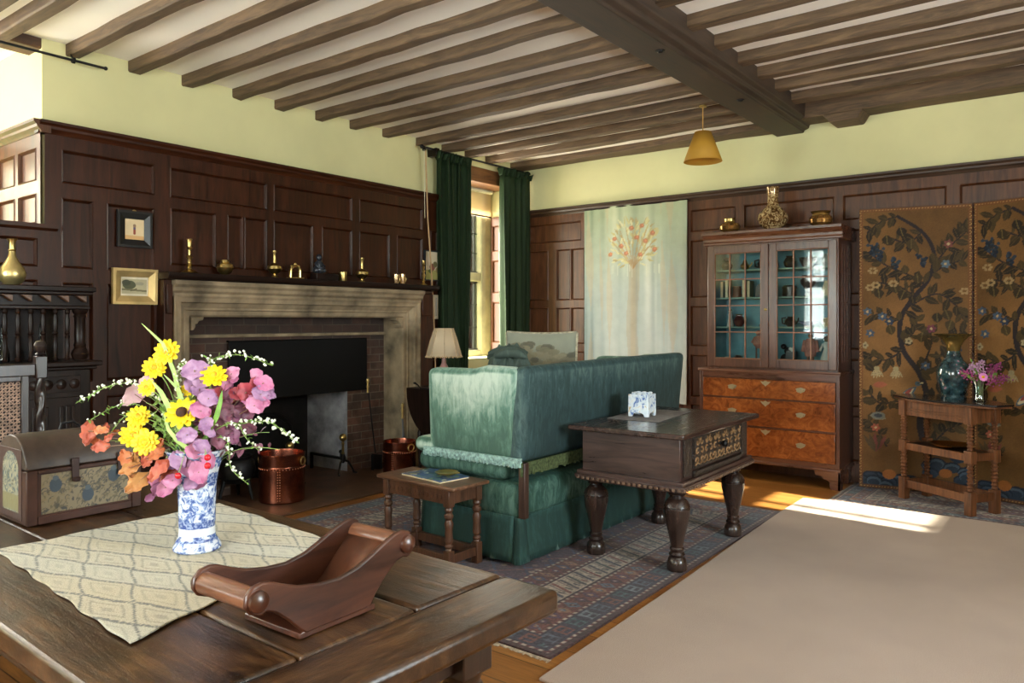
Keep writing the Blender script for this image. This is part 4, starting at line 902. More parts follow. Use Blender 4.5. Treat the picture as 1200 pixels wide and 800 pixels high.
def cushion(m,x0,x1,y0,y1,z0,z1,r=.04,bul=.0,n=10):
    """rounded upholstered block"""
    cx,cy,cz=(x0+x1)/2,(y0+y1)/2,(z0+z1)/2; hx,hy,hz=(x1-x0)/2,(y1-y0)/2,(z1-z0)/2
    def sp(a,h):
        s=-1 if a<0 else 1; return a
    import itertools
    k=[-1,-.96,-.85,-.6,-.3,0,.3,.6,.85,.96,1]
    for ax in range(3):
        for sg in (-1,1):
            vs=[]
            for a in k:
                for b_ in k:
                    p=[0,0,0]; o=[i for i in range(3) if i!=ax]; p[ax]=sg; p[o[0]]=a; p[o[1]]=b_
                    q=Vector((p[0]*hx,p[1]*hy,p[2]*hz)); inn=Vector((max(-hx+r,min(hx-r,q.x)),max(-hy+r,min(hy-r,q.y)),max(-hz+r,min(hz-r,q.z))))
                    d=q-inn
                    if d.length>1e-6: q=inn+d.normalized()*r
                    q[ax]+=sg*bul*(1-a*a)*(1-b_*b_); vs.append((cx+q.x,cy+q.y,cz+q.z))
            n_=len(k); fl=[(i*n_+j,i*n_+j+1,(i+1)*n_+j+1,(i+1)*n_+j) for i in range(n_-1) for j in range(n_-1)]
            m.add(vs,fl)
    return m
def soft(m,name,mat,par):
    o=m.build(name,mat,par,0,0); bm=bmesh.new(); bm.from_mesh(o.data); bmesh.ops.remove_doubles(bm,verts=bm.verts,dist=.0008); bmesh.ops.recalc_face_normals(bm,faces=bm.faces); bm.to_mesh(o.data); bm.free()
    o.data.polygons.foreach_set('use_smooth',[True]*len(o.data.polygons)); o.data.set_sharp_from_angle(angle=math.radians(60)); return o
SY0,SY1=3.405,5.42
for y0,y1 in ((SY0,SY0+.1),(SY1-.1,SY1)):
    m=MW(); cushion(m,-3.30,-2.585,y0,y1,.605,1.125,.045,.006)
    for i,p in enumerate(m.v):  # arm top falls a little to the front
        x,y,z=p; f=max(0,(z-.6)/.52); m.v[i]=(x,y+(-.02 if y0<4 else .03)*f,z+f*(.012 if x>-2.9 else -.012))
    a=soft(m,'arm',VARM,sf)
    m=MW(); yy=y0-.004 if y0<4 else y1+.004
    m.box(-3.325,-2.575,yy-.012,yy+.012,.592,.625)
    for k in range(95):
        x=-3.325+.75*k/94; m.box(x-.003,x+.003,yy-.014+random.uniform(-.004,.004),yy+.01,.575+random.uniform(-.006,.004),.6)
    m.build('fringe',FRN,a)
m=MW(); cushion(m,-2.675,-2.57,SY0-.005,SY1,.60,1.14,.04,.004)
for i,p in enumerate(m.v):
    x,y,z=p; f=max(0,(z-.6)/.54); m.v[i]=(x+.03*f,y+(.05*f if y>5.2 else 0),z+.016*f*(y-SY0)/2)
bk_=soft(m,'back',VBACK,sf)
m=MW()
for k in range(230):
    y=SY0+2.0*k/229; m.box(-2.58+random.uniform(-.004,.004),-2.565,y-.005,y+.005,.535+random.uniform(-.012,.008),.6)
m.build('fringe',FRG,bk_)
soft(cushion(MW(),-3.40,-2.69,SY0+.0,SY1-.02,.475,.60,.055,.01),'seat_cushion',VSEAT,sf)
soft(cushion(MW(),-3.43,-3.24,SY0+.0,SY0+.16,.585,.675,.042,.004),'arm_roll',VARM,sf)
soft(cushion(MW(),-3.35,-2.60,SY0+.01,SY1-.01,.27,.48,.04,.012),'seat_base',VSEAT,sf)
def skirt(path,z0,z1,flare=.02):
    m=MW(); n=len(path); vs=[]
    for j in range(7):
        t=j/6
        for i,(x,y,nx,ny) in enumerate(path):
            w=flare*t+.006*t*math.sin(i*1.7)*math.sin(i*.37+1); vs.append((x+nx*w,y+ny*w,z1+(z0-z1)*t))
    m.add(vs,[(j*n+i,j*n+i+1,(j+1)*n+i+1,(j+1)*n+i) for j in range(6) for i in range(n-1)]); return m
x0,x1,y0,y1=-3.35,-2.60,SY0+.005,SY1-.005
skirt([(x0+(x1-x0-.03)*k/24,y0,0,-1) for k in range(25)],.035,.29).build('skirt_end_panel',VSK,sf,0,60,solid=.008)
skirt([(x1,y0+.03+(y1-y0-.06)*k/60,1,0) for k in range(61)],.03,.29).build('skirt_back_panel',VSK,sf,0,60,solid=.008)
skirt([(x0+(x1-x0)*k/24,y1,0,1) for k in range(25)],.03,.29).build('skirt_end_panel',VSK,sf,0,60,solid=.008)
skirt([(x0,y0+(y1-y0)*k/60,-1,0) for k in range(61)],.03,.29).build('skirt_front_panel',VSK,sf,0,60,solid=.008)
skirt([(x1-.05,y0+.02,.2,-1),(x1-.01,y0,.4,-1),(x1+.006,y0-.002,.8,-.8),(x1+.006,y0+.03,1,-.4),(x1,y0+.07,1,-.2)],.032,.285,.03).build('corner_pleat',VSK,sf,0,60,solid=.006)
PST=wood('dark_sofa_post',(44,28,22),(84,58,46),'z',3,.4,.1)
for y in (SY0+.005,SY1-.045):
    MW().box(-2.60,-2.555,y,y+.042,.285,.60).build('back_post',PST,sf,.004)
for x in (-3.28,-2.66):
    for y in (SY0+.08,SY1-.08): MW().lathe([(.02,0),(.03,.02),(.03,.28)],(x,y,0.011),12).build('foot',PST,sf)

# cushion and throw on the sofa
pc=thing('sofa_cushion','square cushion with a faded tapestry landscape standing up behind the sofa back','cushion',(-3.02,4.22,.622),.30)
p=Paint(.5,.70,.006,(128,130,114)); rn=random.Random(5)
for k in range(70):
    x=rn.uniform(0,.5); p.ell(x,.56+.06*math.sin(x*8)+rn.uniform(-.06,.02),.04,.02,rn.choice([(92,88,70),(112,106,84),(128,120,96),(84,82,68)]),a=.8)
p.put((p.py<.55+.04*np.sin(p.px*14)),(104,98,78),.7); 
for k in range(40): p.ell(rn.uniform(0,.5),rn.uniform(0,.57),.03,.02,rn.choice([(84,82,64),(126,116,88),(70,70,58)]),a=.6)
def pil(sg): return lambda x,y:((x-.25)*(1-.03*np.sin(np.clip(y/.7,0,1)*PI)),sg*(.012+.075*(np.clip(1-((x-.25)/.25)**2,0,1)*np.clip(1-((y-.35)/.35)**2,0,1))**.5),y-.01*np.sin(np.clip(x/.5,0,1)*PI)*(y/.7))
p.build('front_face',vcol('tapestry_cushion',.9,.4,160,sheen=.4),pil(-1),pc)
p2=Paint(.5,.70,.02,(120,118,100)); p2.build('rear_face',vcol('cushion_back_cloth',.9,.3,160),pil(1),pc)
m=MB(); ks=[i/10 for i in range(11)]
q=[(-.25+.5*k,0) for k in ks]+[(.25*(1-.03*math.sin(k*PI)),.7*k) for k in ks]+[(.25-.5*k,.7-.01*math.sin(k*PI)) for k in ks]+[(-.25*(1-.03*math.sin(k*PI)),.7-.7*k) for k in ks]
m.tube([(a,0,c) for a,c in q],.011,8)
m.build('piped_edge',plain('pale_cushion_braid',(150,142,120),.9,0,.2,60,.5,200),pc)
th=thing('crumpled_throw','crumpled grey green throw heaped on the seat behind the sofa arm','throw',(-2.965,3.80,.632))
def heap(u,v):
    a=2*PI*u; r=v; nz=.5+.25*math.sin(3*a+5*r)+.18*math.sin(7*a-9*r)+.12*math.sin(13*a+4*r); 
    R=(.225+.03*math.sin(3*a+1)); return (R*r*math.cos(a)*(1.05 if math.cos(a)>0 else 1.0),R*.9*r*math.sin(a),.575*(1-r**3.2)**.9+.11*(nz-.5)*(r<.98)+.012*math.sin(17*a+30*r))
m=MB(); m.grid(heap,64,22,True); THR=velvet('grey_green_throw',(74,88,80),(130,142,128),.1,3,.3)
m.build('draped_cloth',THR,th,0,70)
m=MB()
for k,(a,b_,c) in enumerate((((-.17,-.02,.53),(-.08,.05,.575),(.06,.09,.57)),((-.1,-.09,.56),(.02,-.04,.60),(.12,.03,.565)),((-.03,-.12,.545),(.07,-.06,.60),(.15,-.02,.54)))):
    A,B,C=Vector(a),Vector(b_),Vector(c); m.tube([A*(1-t)**2+B*2*t*(1-t)+C*t*t for t in [i/8 for i in range(9)]],[.012,.024,.03,.032,.03,.033,.03,.022,.01],10)
m.build('rolled_fold',THR,th,0,70)

# ------------------------------------------------------------------ joint stool with magazine and dish
STO=wood('carved_stool_oak',(48,28,18),(112,72,48),'z',3,.4,.2,.1); STOH=wood('stool_top_oak',(62,38,26),(140,98,70),'x',3,.35,.2,.15)
st=thing('joint_stool','small carved oak joint stool with turned legs standing against the sofa end','stool',(-3.095,3.225,0.0115),-.03)
m=MB(); m.box(-.32,.32,-.15,.15,.455,.478); m.build('top',STOH,st,.008)
m=MB()
for y in (-.115,.115): m.box(-.25,.25,y-.012,y+.012,.375,.455)
for x in (-.25,.25): m.box(x-.012,x+.012,-.115,.115,.375,.455)
for k in range(14):
    x=-.23+.46*k/13; m.lathe([(.016,-.005),(.016,0),(.006,.0),(.001,-.004)],(x,-.127,.41),10,axis='y')
m.build('carved_apron',STO,st,.002)
tl=turned([(0,.018),(.03,.022),(.08,.018),(.12,.026),(.18,.016),(.22,.024),(.5,.021),(.62,.026),(.72,.017),(.76,.026),(.82,.026),(.88,.016),(.93,.025),(1,.02)],.115,.36)
for x in (-.25,.25):
    for y in (-.115,.115):
        m=MB(); m.lathe(tl,(x,y,0),16); m.box(x-.023,x+.023,y-.023,y+.023,.36,.456); m.box(x-.023,x+.023,y-.023,y+.023,0,.12); m.build('leg',STO,st,.003)
m=MB()
for y in (-.115,.115): m.box(-.25,.25,y-.014,y+.014,.045,.095)
for x in (-.25,.25): m.box(x-.014,x+.014,-.115,.115,.045,.095)
m.build('stretcher',STO,st,.003)
SZ=.0115+.4785
mg=thing('magazine','open blue patterned magazine lying on the small stool','magazine',(-3.08,3.235,SZ),-.12)
W,H=.36,.22; p=Paint(W,H,.003,(62,88,140)); rn=random.Random(9)
for k in range(90): p.ell(rn.uniform(0,W),rn.uniform(0,H),rn.uniform(.008,.03),rn.uniform(.006,.02),rn.choice([(40,62,110),(84,124,110),(150,160,96),(96,120,170),(206,206,190),(48,90,96)]),rn.uniform(0,3))
p.line([(W/2,0),(W/2,H)],.004,(206,206,200)); p.line([(.02,.02),(.12,.02)],.006,(214,210,190)); 
p.build('cover',vcol('glossy_print',.3,.05,60,coat=.3),lambda x,y:(x-W/2,y-H/2,.011+.004*np.sin(x*17)**2),mg,.002)
MB().box(-W/2+.004,W/2-.004,-H/2+.003,H/2-.003,.0005,.0085).build('page_block',PAGE,mg,.001)
bd=thing('brass_dish','shallow brass dish resting on the open magazine','dish',(-3.0,3.25,SZ+.0155))
MB().lathe([(.03,0),(.035,.001),(.06,.012),(.068,.02),(.066,.022),(.055,.014),(.03,.006),(.001,.006)],n=28).build('bowl',BRASS,bd); MB().tube([(.06,0,.019),(.08,.0,.024),(.084,.015,.022),(.064,.02,.02)],.004).build('handle',BRASS,bd)

# ------------------------------------------------------------------ writing table
WT=wood('dark_writing_table_oak',(36,24,21),(88,62,54),'x',2.6,.28,.12,.25); WTY=wood('dark_table_board',(34,23,20),(84,60,52),'y',2.6,.22,.12,.35); WLEG=wood('polished_dark_leg',(28,18,15),(64,44,36),'z',3,.22,.05,.4)
CARV,nt,b=nmat('carved_drawer_front')
v=coords(nt); vo=nt.nodes.new('ShaderNodeTexVoronoi'); vo.inputs['Scale'].default_value=34; vo.feature='SMOOTH_F1'; nt.links.new(v,vo.inputs['Vector']); f=noise(nt,v,30,4,.6,2.5)
r=ramp(nt,[(.3,(14,10,8)),(.55,(50,35,24)),(.75,(84,60,40))]); nt.links.new(f,r.inputs[0]); nt.links.new(r.outputs[0],b.inputs['Base Color']); b.inputs['Roughness'].default_value=.35; bump(nt,b,f,1.0,.02)
wt=thing('writing_table','dark oak writing table with carved drawer and thick baluster legs behind the sofa','table',(-2.13,4.34,0.0115),.02)
MB().box(-.365,.365,-.6,.6,.75,.78).build('top',WTY,wt,.007)
m=MB(); m.box(-.31,.31,-.52,.52,.51,.752); m.build('box_body',WT,wt,.004)
m=MB(); 
for a,z0,z1 in ((.33,.742,.752),(.335,.485,.512),(.345,.468,.49),(.325,.45,.47)): m.box(-a,a,-a-.21,a+.21,z0,z1)
m.build('base_moulding',WT,wt,.006)
m=MB()
for k in range(34): y=-.54+1.08*k/33; m.box(.336,.352,y-.009,y+.009,.462,.478)
for k in range(20): x=-.32+.64*k/19; m.box(x-.009,x+.009,-.562,-.546,.462,.478)
m.build('dentil_band',wood('worn_dentil',(70,50,40),(140,108,84),'z',3,.4),wt,.003)
dr=MB().box(.305,.325,-.36,.36,.575,.735).build('drawer',CARV,wt,.004)
m=MB(); m.box(.31,.33,-.36,.36,.56,.577).box(.31,.336,-.36,.36,.53,.548).box(.31,.326,-.36,.36,.512,.53)
for y in (-.44,.44): m.box(.31,.322,y-.05,y+.05,.53,.735)
m.build('drawer_moulding',CARV,wt,.004)
m=MB()
for i in range(11):
    for j in range(3):
        y=-.325+.065*i; z=.60+.052*j; sg=1 if (i+j)%2 else -1
        m.tube([(.326,y+sg*(.026-.0034*q)*math.cos(q*.75+j),z+(.024-.0031*q)*math.sin(q*.75+j)) for q in [k*.55 for k in range(13)]],[.0055]*10+[.006,.007,.008],6)
    m.tube([(.325,-.325+.065*i-.03,.578),(.328,-.325+.065*i,.59),(.325,-.325+.065*i+.03,.578)],.005,6)
m.build('carved_scrolls',wood('pale_carving',(104,74,46),(178,140,98),'y',3,.3),dr)  # scrolls set paler than the drawer ground
MB().lathe([(.012,0),(.01,.015),(.02,.03),(.022,.042),(.012,.052),(.001,.054)],(.325,0,.66),16,axis='x').build('knob',IRON,dr)
bl_=turned([(0,.05),(.015,.056),(.1,.056),(.14,.05),(.17,.04),(.2,.045),(.23,.036),(.27,.04),(.29,.034),(.42,.045),(.58,.062),(.7,.073),(.76,.074),(.78,.068),(.79,.074),(.84,.066),(.89,.045),(.91,.036),(.94,.05),(.96,.042),(1,.056)],0,.452)
for x in (-.27,.25):
    for y in (-.43,.43): MB().lathe(bl_,(x,y,0),28).build('leg',WLEG,wt)
WZ=.0115+.781
mt=thing('table_mat','flat grey cloth mat under the ceramic box on the writing table','mat',(-2.3,4.42,WZ),.12)
MB().box(-.17,.17,-.30,.30,0,.004).build('cloth',plain('grey_felt',(118,112,108),.9,0,.1,20,.3,200),mt,.002)
cbx=thing('ceramic_box','blue and white square ceramic flower holder with little arched feet','flower holder',(-2.31,4.33,WZ+.0045),.1)
m_,nt,b=nmat('painted_faience'); v=coords(nt); f=noise(nt,v,26,4,.6,1); r=ramp(nt,[(.36,(96,122,180)),(.42,(206,218,228)),(.62,(226,232,236)),(.68,(206,170,110)),(.72,(150,176,150))]); nt.links.new(f,r.inputs[0]); nt.links.new(r.outputs[0],b.inputs['Base Color']); b.inputs['Roughness'].default_value=.15; FAI=m_
hs=.066
for ax in range(4):
    m=MB(); q=[(-hs,0),(-.04,0),(-.035,.016),(-.02,.024),(.02,.024),(.035,.016),(.04,0),(hs,0),(hs+.003,.03),(hs,.14),(-hs,.14),(-hs-.003,.03)]
    m.prism(q,'y',-hs,-hs+.009); m.xf(0,Matrix.Rotation(PI/2*ax,4,'Z')); m.build('side_wall',FAI,cbx,.002)
m=MB(); m.box(-hs+.006,hs-.006,-hs+.006,hs-.006,.125,.137); m.build('pierced_top',plain('blue_glaze',(90,110,160),.2,0,.2,40),cbx,.002)
m=MB()
for i in range(3):
    for j in range(3): m.lathe([(.011,0),(.014,.012),(.010,.014),(.006,.004)],((i-1)*.04,(j-1)*.04,.137),12)
m.build('stem_cups',FAI,cbx)

# ------------------------------------------------------------------ drop-leaf table and lamp by the fireplace
dl=thing('drop_leaf_table','small dark drop-leaf table between the fireplace jamb and the sofa','table',(-4.6,4.98,.0145))
MB().box(-.36,.36,-.13,.13,.765,.785).build('top',DOAK_H,dl,.006)
for s in (-1,1):
    q=[(-.355,.785),(.355,.785)]+[(.355*math.cos(a),.765-.42*math.sin(a)) for a in [PI*i/18 for i in range(19)]]
    MB().prism(q,'y',s*.142-.008,s*.142+.008).build('drop_leaf',DOAK,dl,.004,fixn=True)
lg=turned([(0,.016),(.06,.02),(.12,.013),(.3,.018),(.5,.024),(.55,.014),(.62,.022),(.9,.017),(1,.02)],0,.765)
for x in (-.24,.27):
    for y in (-.09,.09): MB().lathe([(.016,-.0145 if x>0 else 0)]+lg,(x,y,0),14).build('leg',DOAK,dl)
m=MB(); 
for y in (-.09,.09): m.box(-.24,.27,y-.012,y+.012,.1,.135)
m.build('stretcher',DOAK,dl,.003)
LZ=.801
lp_=thing('table_lamp','small table lamp with a cream panelled fringed shade beside the green curtain','lamp',(-4.585,4.93,LZ))
MB().lathe([(.06,0),(.062,.012),(.035,.03),(.026,.05),(.05,.1),(.055,.14),(.035,.2),(.02,.23),(.018,.29)],n=24).build('base',plain('pinkish_pottery',(176,130,124),.3,0,.15),lp_)
m_,nt,b=nmat('cream_silk_shade'); b.inputs['Base Color'].default_value=(*lin((236,218,190)),1); b.inputs['Roughness'].default_value=.8; b.inputs['Transmission Weight'].default_value=0; b.inputs['Subsurface Weight'].default_value=0
tr=nt.nodes.new('ShaderNodeBsdfTranslucent'); tr.inputs[0].default_value=(*lin((240,222,190)),1); mx=nt.nodes.new('ShaderNodeMixShader'); mx.inputs[0].default_value=.4; nt.links.new(b.outputs[0],mx.inputs[1]); nt.links.new(tr.outputs[0],mx.inputs[2]); nt.links.new(mx.outputs[0],nt.nodes['Material Output'].inputs[0]); SILK=m_
sh=MB().lathe([(.155,.29),(.12,.42),(.082,.535)],n=8,cap=False).build('shade',SILK,lp_,0,10,solid=.003)
m=MB()
for k in range(8):
    a=2*PI*k/8; m.tube([(.157*math.cos(a),.157*math.sin(a),.29),(.122*math.cos(a),.122*math.sin(a),.42),(.084*math.cos(a),.084*math.sin(a),.535)],.003,6)
for k in range(48):
    f=k/48*8; i=int(f); t=f-i; a0,a1=2*PI*i/8,2*PI*(i+1)/8; x=.158*(math.cos(a0)*(1-t)+math.cos(a1)*t); y=.158*(math.sin(a0)*(1-t)+math.sin(a1)*t); m.ball((x,y,.284+.004*(k%2)),.0085,n=6,h=4)
m.build('braid_fringe',plain('gold_beige_fringe',(206,176,136),.8,0,.15,60),sh)
MB().tube([(-.08,-.1,0),(-.16,-.13,.003),(-.2,-.12,.03),(-.26,-.1,.045),(-.3,-.08,.04)],[.006,.006,.006,.01,.004]).build('flex',IRON,lp_)

# ------------------------------------------------------------------ carpets
RW=2.66; RL=3.02; RX,RY=-4.455,2.57
rn=np.random.default_rng(11)
def persian(W,H,res,seed,scale=1.0):
    rn=np.random.default_rng(seed); p=Paint(W,H,res,(74,56,68))
    d=np.minimum(np.minimum(p.px,W-p.px),np.minimum(p.py,H-p.py)); s=np.where((p.px<=p.py)&(p.px<=W-p.px)&(p.px<=H-p.py)|((W-p.px)<=p.py)&((W-p.px)<=H-p.py)&((W-p.px)<=p.px),p.py,p.px)
    BR_=(96,60,54); NAVY=(60,58,70); CREAM=(176,162,144); RED=(108,66,58); GOLD=(146,110,80); SLATE=(84,98,112); PURP=(80,62,84)
    bands=[(0,.035,(70,50,48)),(.035,.05,CREAM),(.05,.17,NAVY),(.17,.185,CREAM),(.185,.30,RED),(.30,.315,CREAM),(.315,.325,(50,40,48)),(.325,.50,CREAM),(.50,.515,(60,44,50)),(.515,.53,CREAM),(.53,.65,BR_),(.65,.665,CREAM)]
    for a,b_,c in bands: p.put((d>=a*scale)&(d<b_*scale),c)
    # dotted guard lines
    for a,b_ in ((.035,.05),(.17,.185),(.30,.315),(.515,.53),(.65,.665)): p.put((d>=a*scale)&(d<b_*scale)&((s/.022).astype(int)%2==0),(96,56,56))
    def motif(a,b_,per,cols,kind):
        a*=scale;b_*=scale; inb=(d>=a+.006)&(d<b_-.006); t=(d-a)/(b_-a)-.5; q=(s/per)%1-.5; k=np.floor(s/per).astype(int)
        for j,c in enumerate(cols):
            sel=inb&(k%len(cols)==j)
            if kind=='diamond': p.put(sel&(np.abs(q)*1.1+np.abs(t)<.46),c); p.put(sel&(np.abs(q)*1.1+np.abs(t)<.22),cols[(j+1)%len(cols)]); p.put(sel&(np.abs(q)*1.1+np.abs(t)<.09),CREAM)
            if kind=='diag': p.put(sel&(np.abs(q-t*.8)<.15),c); p.put(sel&(np.abs(q-t*.8+.32)<.05),(70,60,70)); p.put(sel&(np.hypot(q-.28,t*.9+.18)<.13),cols[(j+2)%len(cols)])
            if kind=='hook': p.put(sel&(np.abs(np.abs(q)-.25)<.07)&(np.abs(t)<.34),c); p.put(sel&(np.abs(t)<.07)&(np.abs(q)<.3),c); p.put(sel&(np.abs(np.abs(t)-.3)<.05)&(np.abs(q)<.36),c)
    motif(.05,.17,.11,[(112,126,134),(84,96,110),(120,80,70),(70,96,100)],'hook'); motif(.185,.30,.085,[(84,64,84),(146,110,84),(92,104,118),(70,50,54)],'diamond')
    motif(.325,.50,.075,[(60,66,80),(120,72,66),(84,80,84),(70,76,74)],'diag'); motif(.53,.65,.08,[(66,74,100),(140,104,80),(110,62,66)],'diamond')
    inn=d>=.665*scale; u=np.floor(p.px/.05); v=np.floor(p.py/.05); h=(np.sin(u*12.9+v*78.2)*43758.5)%1
    for lo,hi,c in ((0,.18,(96,58,66)),(.18,.32,(60,66,92)),(.32,.42,(110,86,84)),(.42,.48,(150,130,116))): p.put(inn&(h>lo)&(h<=hi)&(np.abs((p.px/.05)%1-.5)+np.abs((p.py/.05)%1-.5)<.45),c)
    p.put(inn&(np.abs((p.px+p.py)/.24%1-.5)<.05),(64,70,96)); p.put(inn&(np.abs((p.px-p.py)/.24%1-.5)<.05),(108,70,72))
    blot=np.zeros(p.px.shape)
    for k in range(60): blot+=rn.normal()*np.exp(-(((p.px-rn.uniform(0,W))/.16)**2+((p.py-rn.uniform(0,H))/.22)**2))
    p.c=p.c*.82+np.array((84,58,60))*.16; p.c*=(1+.10*np.clip(blot,-2,2))[:,:,None]; p.c*=(1+.5*(rn.random(p.px.shape)-.5))[:,:,None]
    return p
RUGM=vcol('knotted_wool',.95,.5,220,sheen=.15,spec=.1,mottled=.35)
rg=thing('persian_rug','large worn blue and red Persian rug under the sofa and writing table','rug',(RX,RY,0))
pp=persian(RW,RL,.0075,2); pp.build('pile',RUGM,lambda x,y:(x-.05*(y/RL),y,.010+.0006*np.sin(x*9)*np.sin(y*7)),rg,.008)
m=MB()
for k in range(330):
    x=RW*k/329; m.box(x-.003,x+.003,-random.uniform(.012,.03),.004,.001,.004)
m.build('fringe',plain('undyed_fringe',(176,160,136),.95,0,.2,60),rg)
CARP,nt,b=nmat('beige_wool_carpet'); v=coords(nt); f=noise(nt,v,330,2,.7); f2=noise(nt,v,1.6,4); r=ramp(nt,[(.3,(146,126,114)),(.7,(200,180,164))]); nt.links.new(math_(nt,'ADD',math_(nt,'MULTIPLY',f,.8),math_(nt,'MULTIPLY',f2,.2)),r.inputs[0]); nt.links.new(r.outputs[0],b.inputs['Base Color']); b.inputs['Roughness'].default_value=.95; b.inputs['Specular IOR Level'].default_value=.1; b.inputs['Sheen Weight'].default_value=.1; bump(nt,b,f,.5,.006)
cp=MB().prism([(-1.73,2.40),(2.2,2.30),(2.2,6.17),(-1.0,6.18),(-1.62,6.18),(-1.85,6.12),(-1.85,5.6),(-1.825,4.9),(-1.775,3.8)],'z',.0005,.012).build('beige_carpet',CARP,None,.004)
tag(cp,'plain beige wool carpet covering the open floor','carpet')
rs=thing('small_rug','dark patterned rug under the folding screen and little side table','rug',(-1.66,6.19,0))
pp=persian(2.3,.83,.009,8,.62); pp.build('pile',RUGM,lambda x,y:(x,y,.0095+.0004*np.sin(x*9)),rs,.007)
MB().box(-.025,.002,0,.83,.001,.004).build('fringe',plain('grey_fringe',(150,146,140),.95),rs)

# ------------------------------------------------------------------ curtains
CUR=velvet('bottle_green_velvet',(34,54,28),(78,96,50),.12,2,.12)
def curtain(y0,y1,label,ph,gather):
    t=thing('curtain',label,'curtain',(-5.2,(y0+y1)/2,0),0,'green velvet curtains'); w=y1-y0; n=5
    def f(u,v):
        z=.03+3.0*v; y=(u-.5)*w*(1-gather*(1-v)*.25*math.sin(v*2.2)); a=.05*(.75+.35*math.sin(u*9+ph))
        return (a*math.sin(2*PI*n*u+ph+.35*math.sin(v*3+u*5))+.012*math.sin(v*5+u*11),y+.012*math.sin(2*PI*n*u*2+v*2),z)
    m=MB(); m.grid(f,130,26); m.build('drape',CUR,t,0,70,solid=.006)
    m=MB()
    def g(u,v): z=3.0+.075*v; return (.062*math.sin(2*PI*11*u+ph)*(.5+.5*v)+.01*math.sin(40*u),(u-.5)*w*1.06,z+.012*math.sin(2*PI*9*u)*v)
    m.grid(g,140,5); m.build('ruffled_heading',CUR,t,0,70,solid=.006)
curtain(5.49,5.97,'green velvet curtain hanging beside the fireplace end of the corner window',.4,1)
curtain(6.50,7.0,'green velvet curtain hanging in the room corner next to the back wall panelling',1.7,.6)
po=thing('curtain_pole','dark iron curtain pole over the corner window','curtain pole',(-5.2,6.15,3.09))
MB().tube([(0,-.86,0),(0,.86,0)],.011,12).build('rod',IRON,po)
m=MB(); m.ball((0,-.87,0),.02); m.ball((0,.87,0),.02); m.build('end_ball',IRON,po)
MB().box(-.1,.02,-.69,-.64,-.06,.02).build('bracket',DOAK,po,.004); MB().box(-.1,.02,.82,.85,-.03,.02).build('bracket',DOAK,po,.004)
MB().lathe([(.02,-.006),(.02,.006)],(0,-.84,-.02),12,axis='y').build('pulley',IRON,po)
cc=thing('hanging_cord','pale draw cord hanging from the pole end beside the flower painting','cord',(-5.19,5.32,0))
MB().tube([(0,0,3.065),(.0,.03,2.4),(0,.08,1.9),(0,.13,1.2),(0,.15,.5)],.007,8).build('draw_cord',plain('pale_cord',(186,150,110),.8,0,.1),cc); MB().tube([(0,-.02,3.065),(0,-.015,2.7),(0,-.01,2.4)],.003,6).build('thin_cord',plain('thin_white_cord',(206,196,170),.8),cc)
br_=thing('curtain_rod','thin iron curtain rod running along the beam over the bay opening','curtain rod',(-5.22,1.2,3.075))
MB().tube([(0,-1.2,.0),(0,1.12,0)],.0085,10).build('rod',IRON,br_); m=MB(); m.lathe([(.02,-.008),(.02,.008)],(0,.93,0),12,axis='y'); m.tube([(0,.93,0),(-.05,.93,.06)],.006); m.build('bracket',IRON,br_); MB().ball((0,1.13,0),.013).build('finial',IRON,br_)
# roller blind and timber lintel at the corner window
rb=thing('roller_blind','cream roller blind half drawn at the top of the corner window','blind',(-5.58,6.235,2.6))
MB().box(-.002,.002,-.56,.56,.0,.27).build('blind_cloth',SILK,rb); MB().lathe([(.028,-.57),(.028,.57)],(0,0,.285),16,axis='y').build('roller',plain('white_roller',(220,210,190),.6),rb); MB().box(-.006,.006,-.56,.56,-.012,.004).build('bottom_batten',plain('dark_batten',(60,44,30),.5),rb)
struct(MB().box(-5.76,-5.305,5.60,6.87,2.90,3.06).build('trim_7',wood('warm_lintel_oak',(84,50,28),(150,100,58),'y',2.4,.45,.1),None,.008))
# pendant lamp
pd=thing('pendant_lamp','mustard yellow cone pendant lamp hanging beside the main beam','pendant lamp',(-2.51,5.72,2.67))
m_,nt,b=nmat('mustard_shade'); b.inputs['Base Color'].default_value=(*lin((196,146,48)),1); b.inputs['Roughness'].default_value=.7
tr=nt.nodes.new('ShaderNodeBsdfTranslucent'); tr.inputs[0].default_value=(*lin((206,150,56)),1); mx=nt.nodes.new('ShaderNodeMixShader'); mx.inputs[0].default_value=.25; nt.links.new(b.outputs[0],mx.inputs[1]); nt.links.new(tr.outputs[0],mx.inputs[2]); nt.links.new(mx.outputs[0],nt.nodes['Material Output'].inputs[0])
MB().lathe([(.15,0),(.064,.235)],n=40,cap=False).build('shade',m_,pd,0,30,solid=.002)
MB().tube([(0,0,.2),(0,0,.447)],.004,8).build('flex',plain('golden_flex',(176,130,60),.6),pd); MB().lathe([(.018,.15),(.02,.2),(.012,.235)],n=14).build('lamp_holder',BRASS,pd); MB().ball((0,0,.1),.03,1,1,1.3).build('bulb',plain('frosted_bulb',(230,226,214),.4,0,.02),pd)
MB().lathe([(.03,.435),(.03,.447)],n=16).build('ceiling_rose',BRASS,pd)
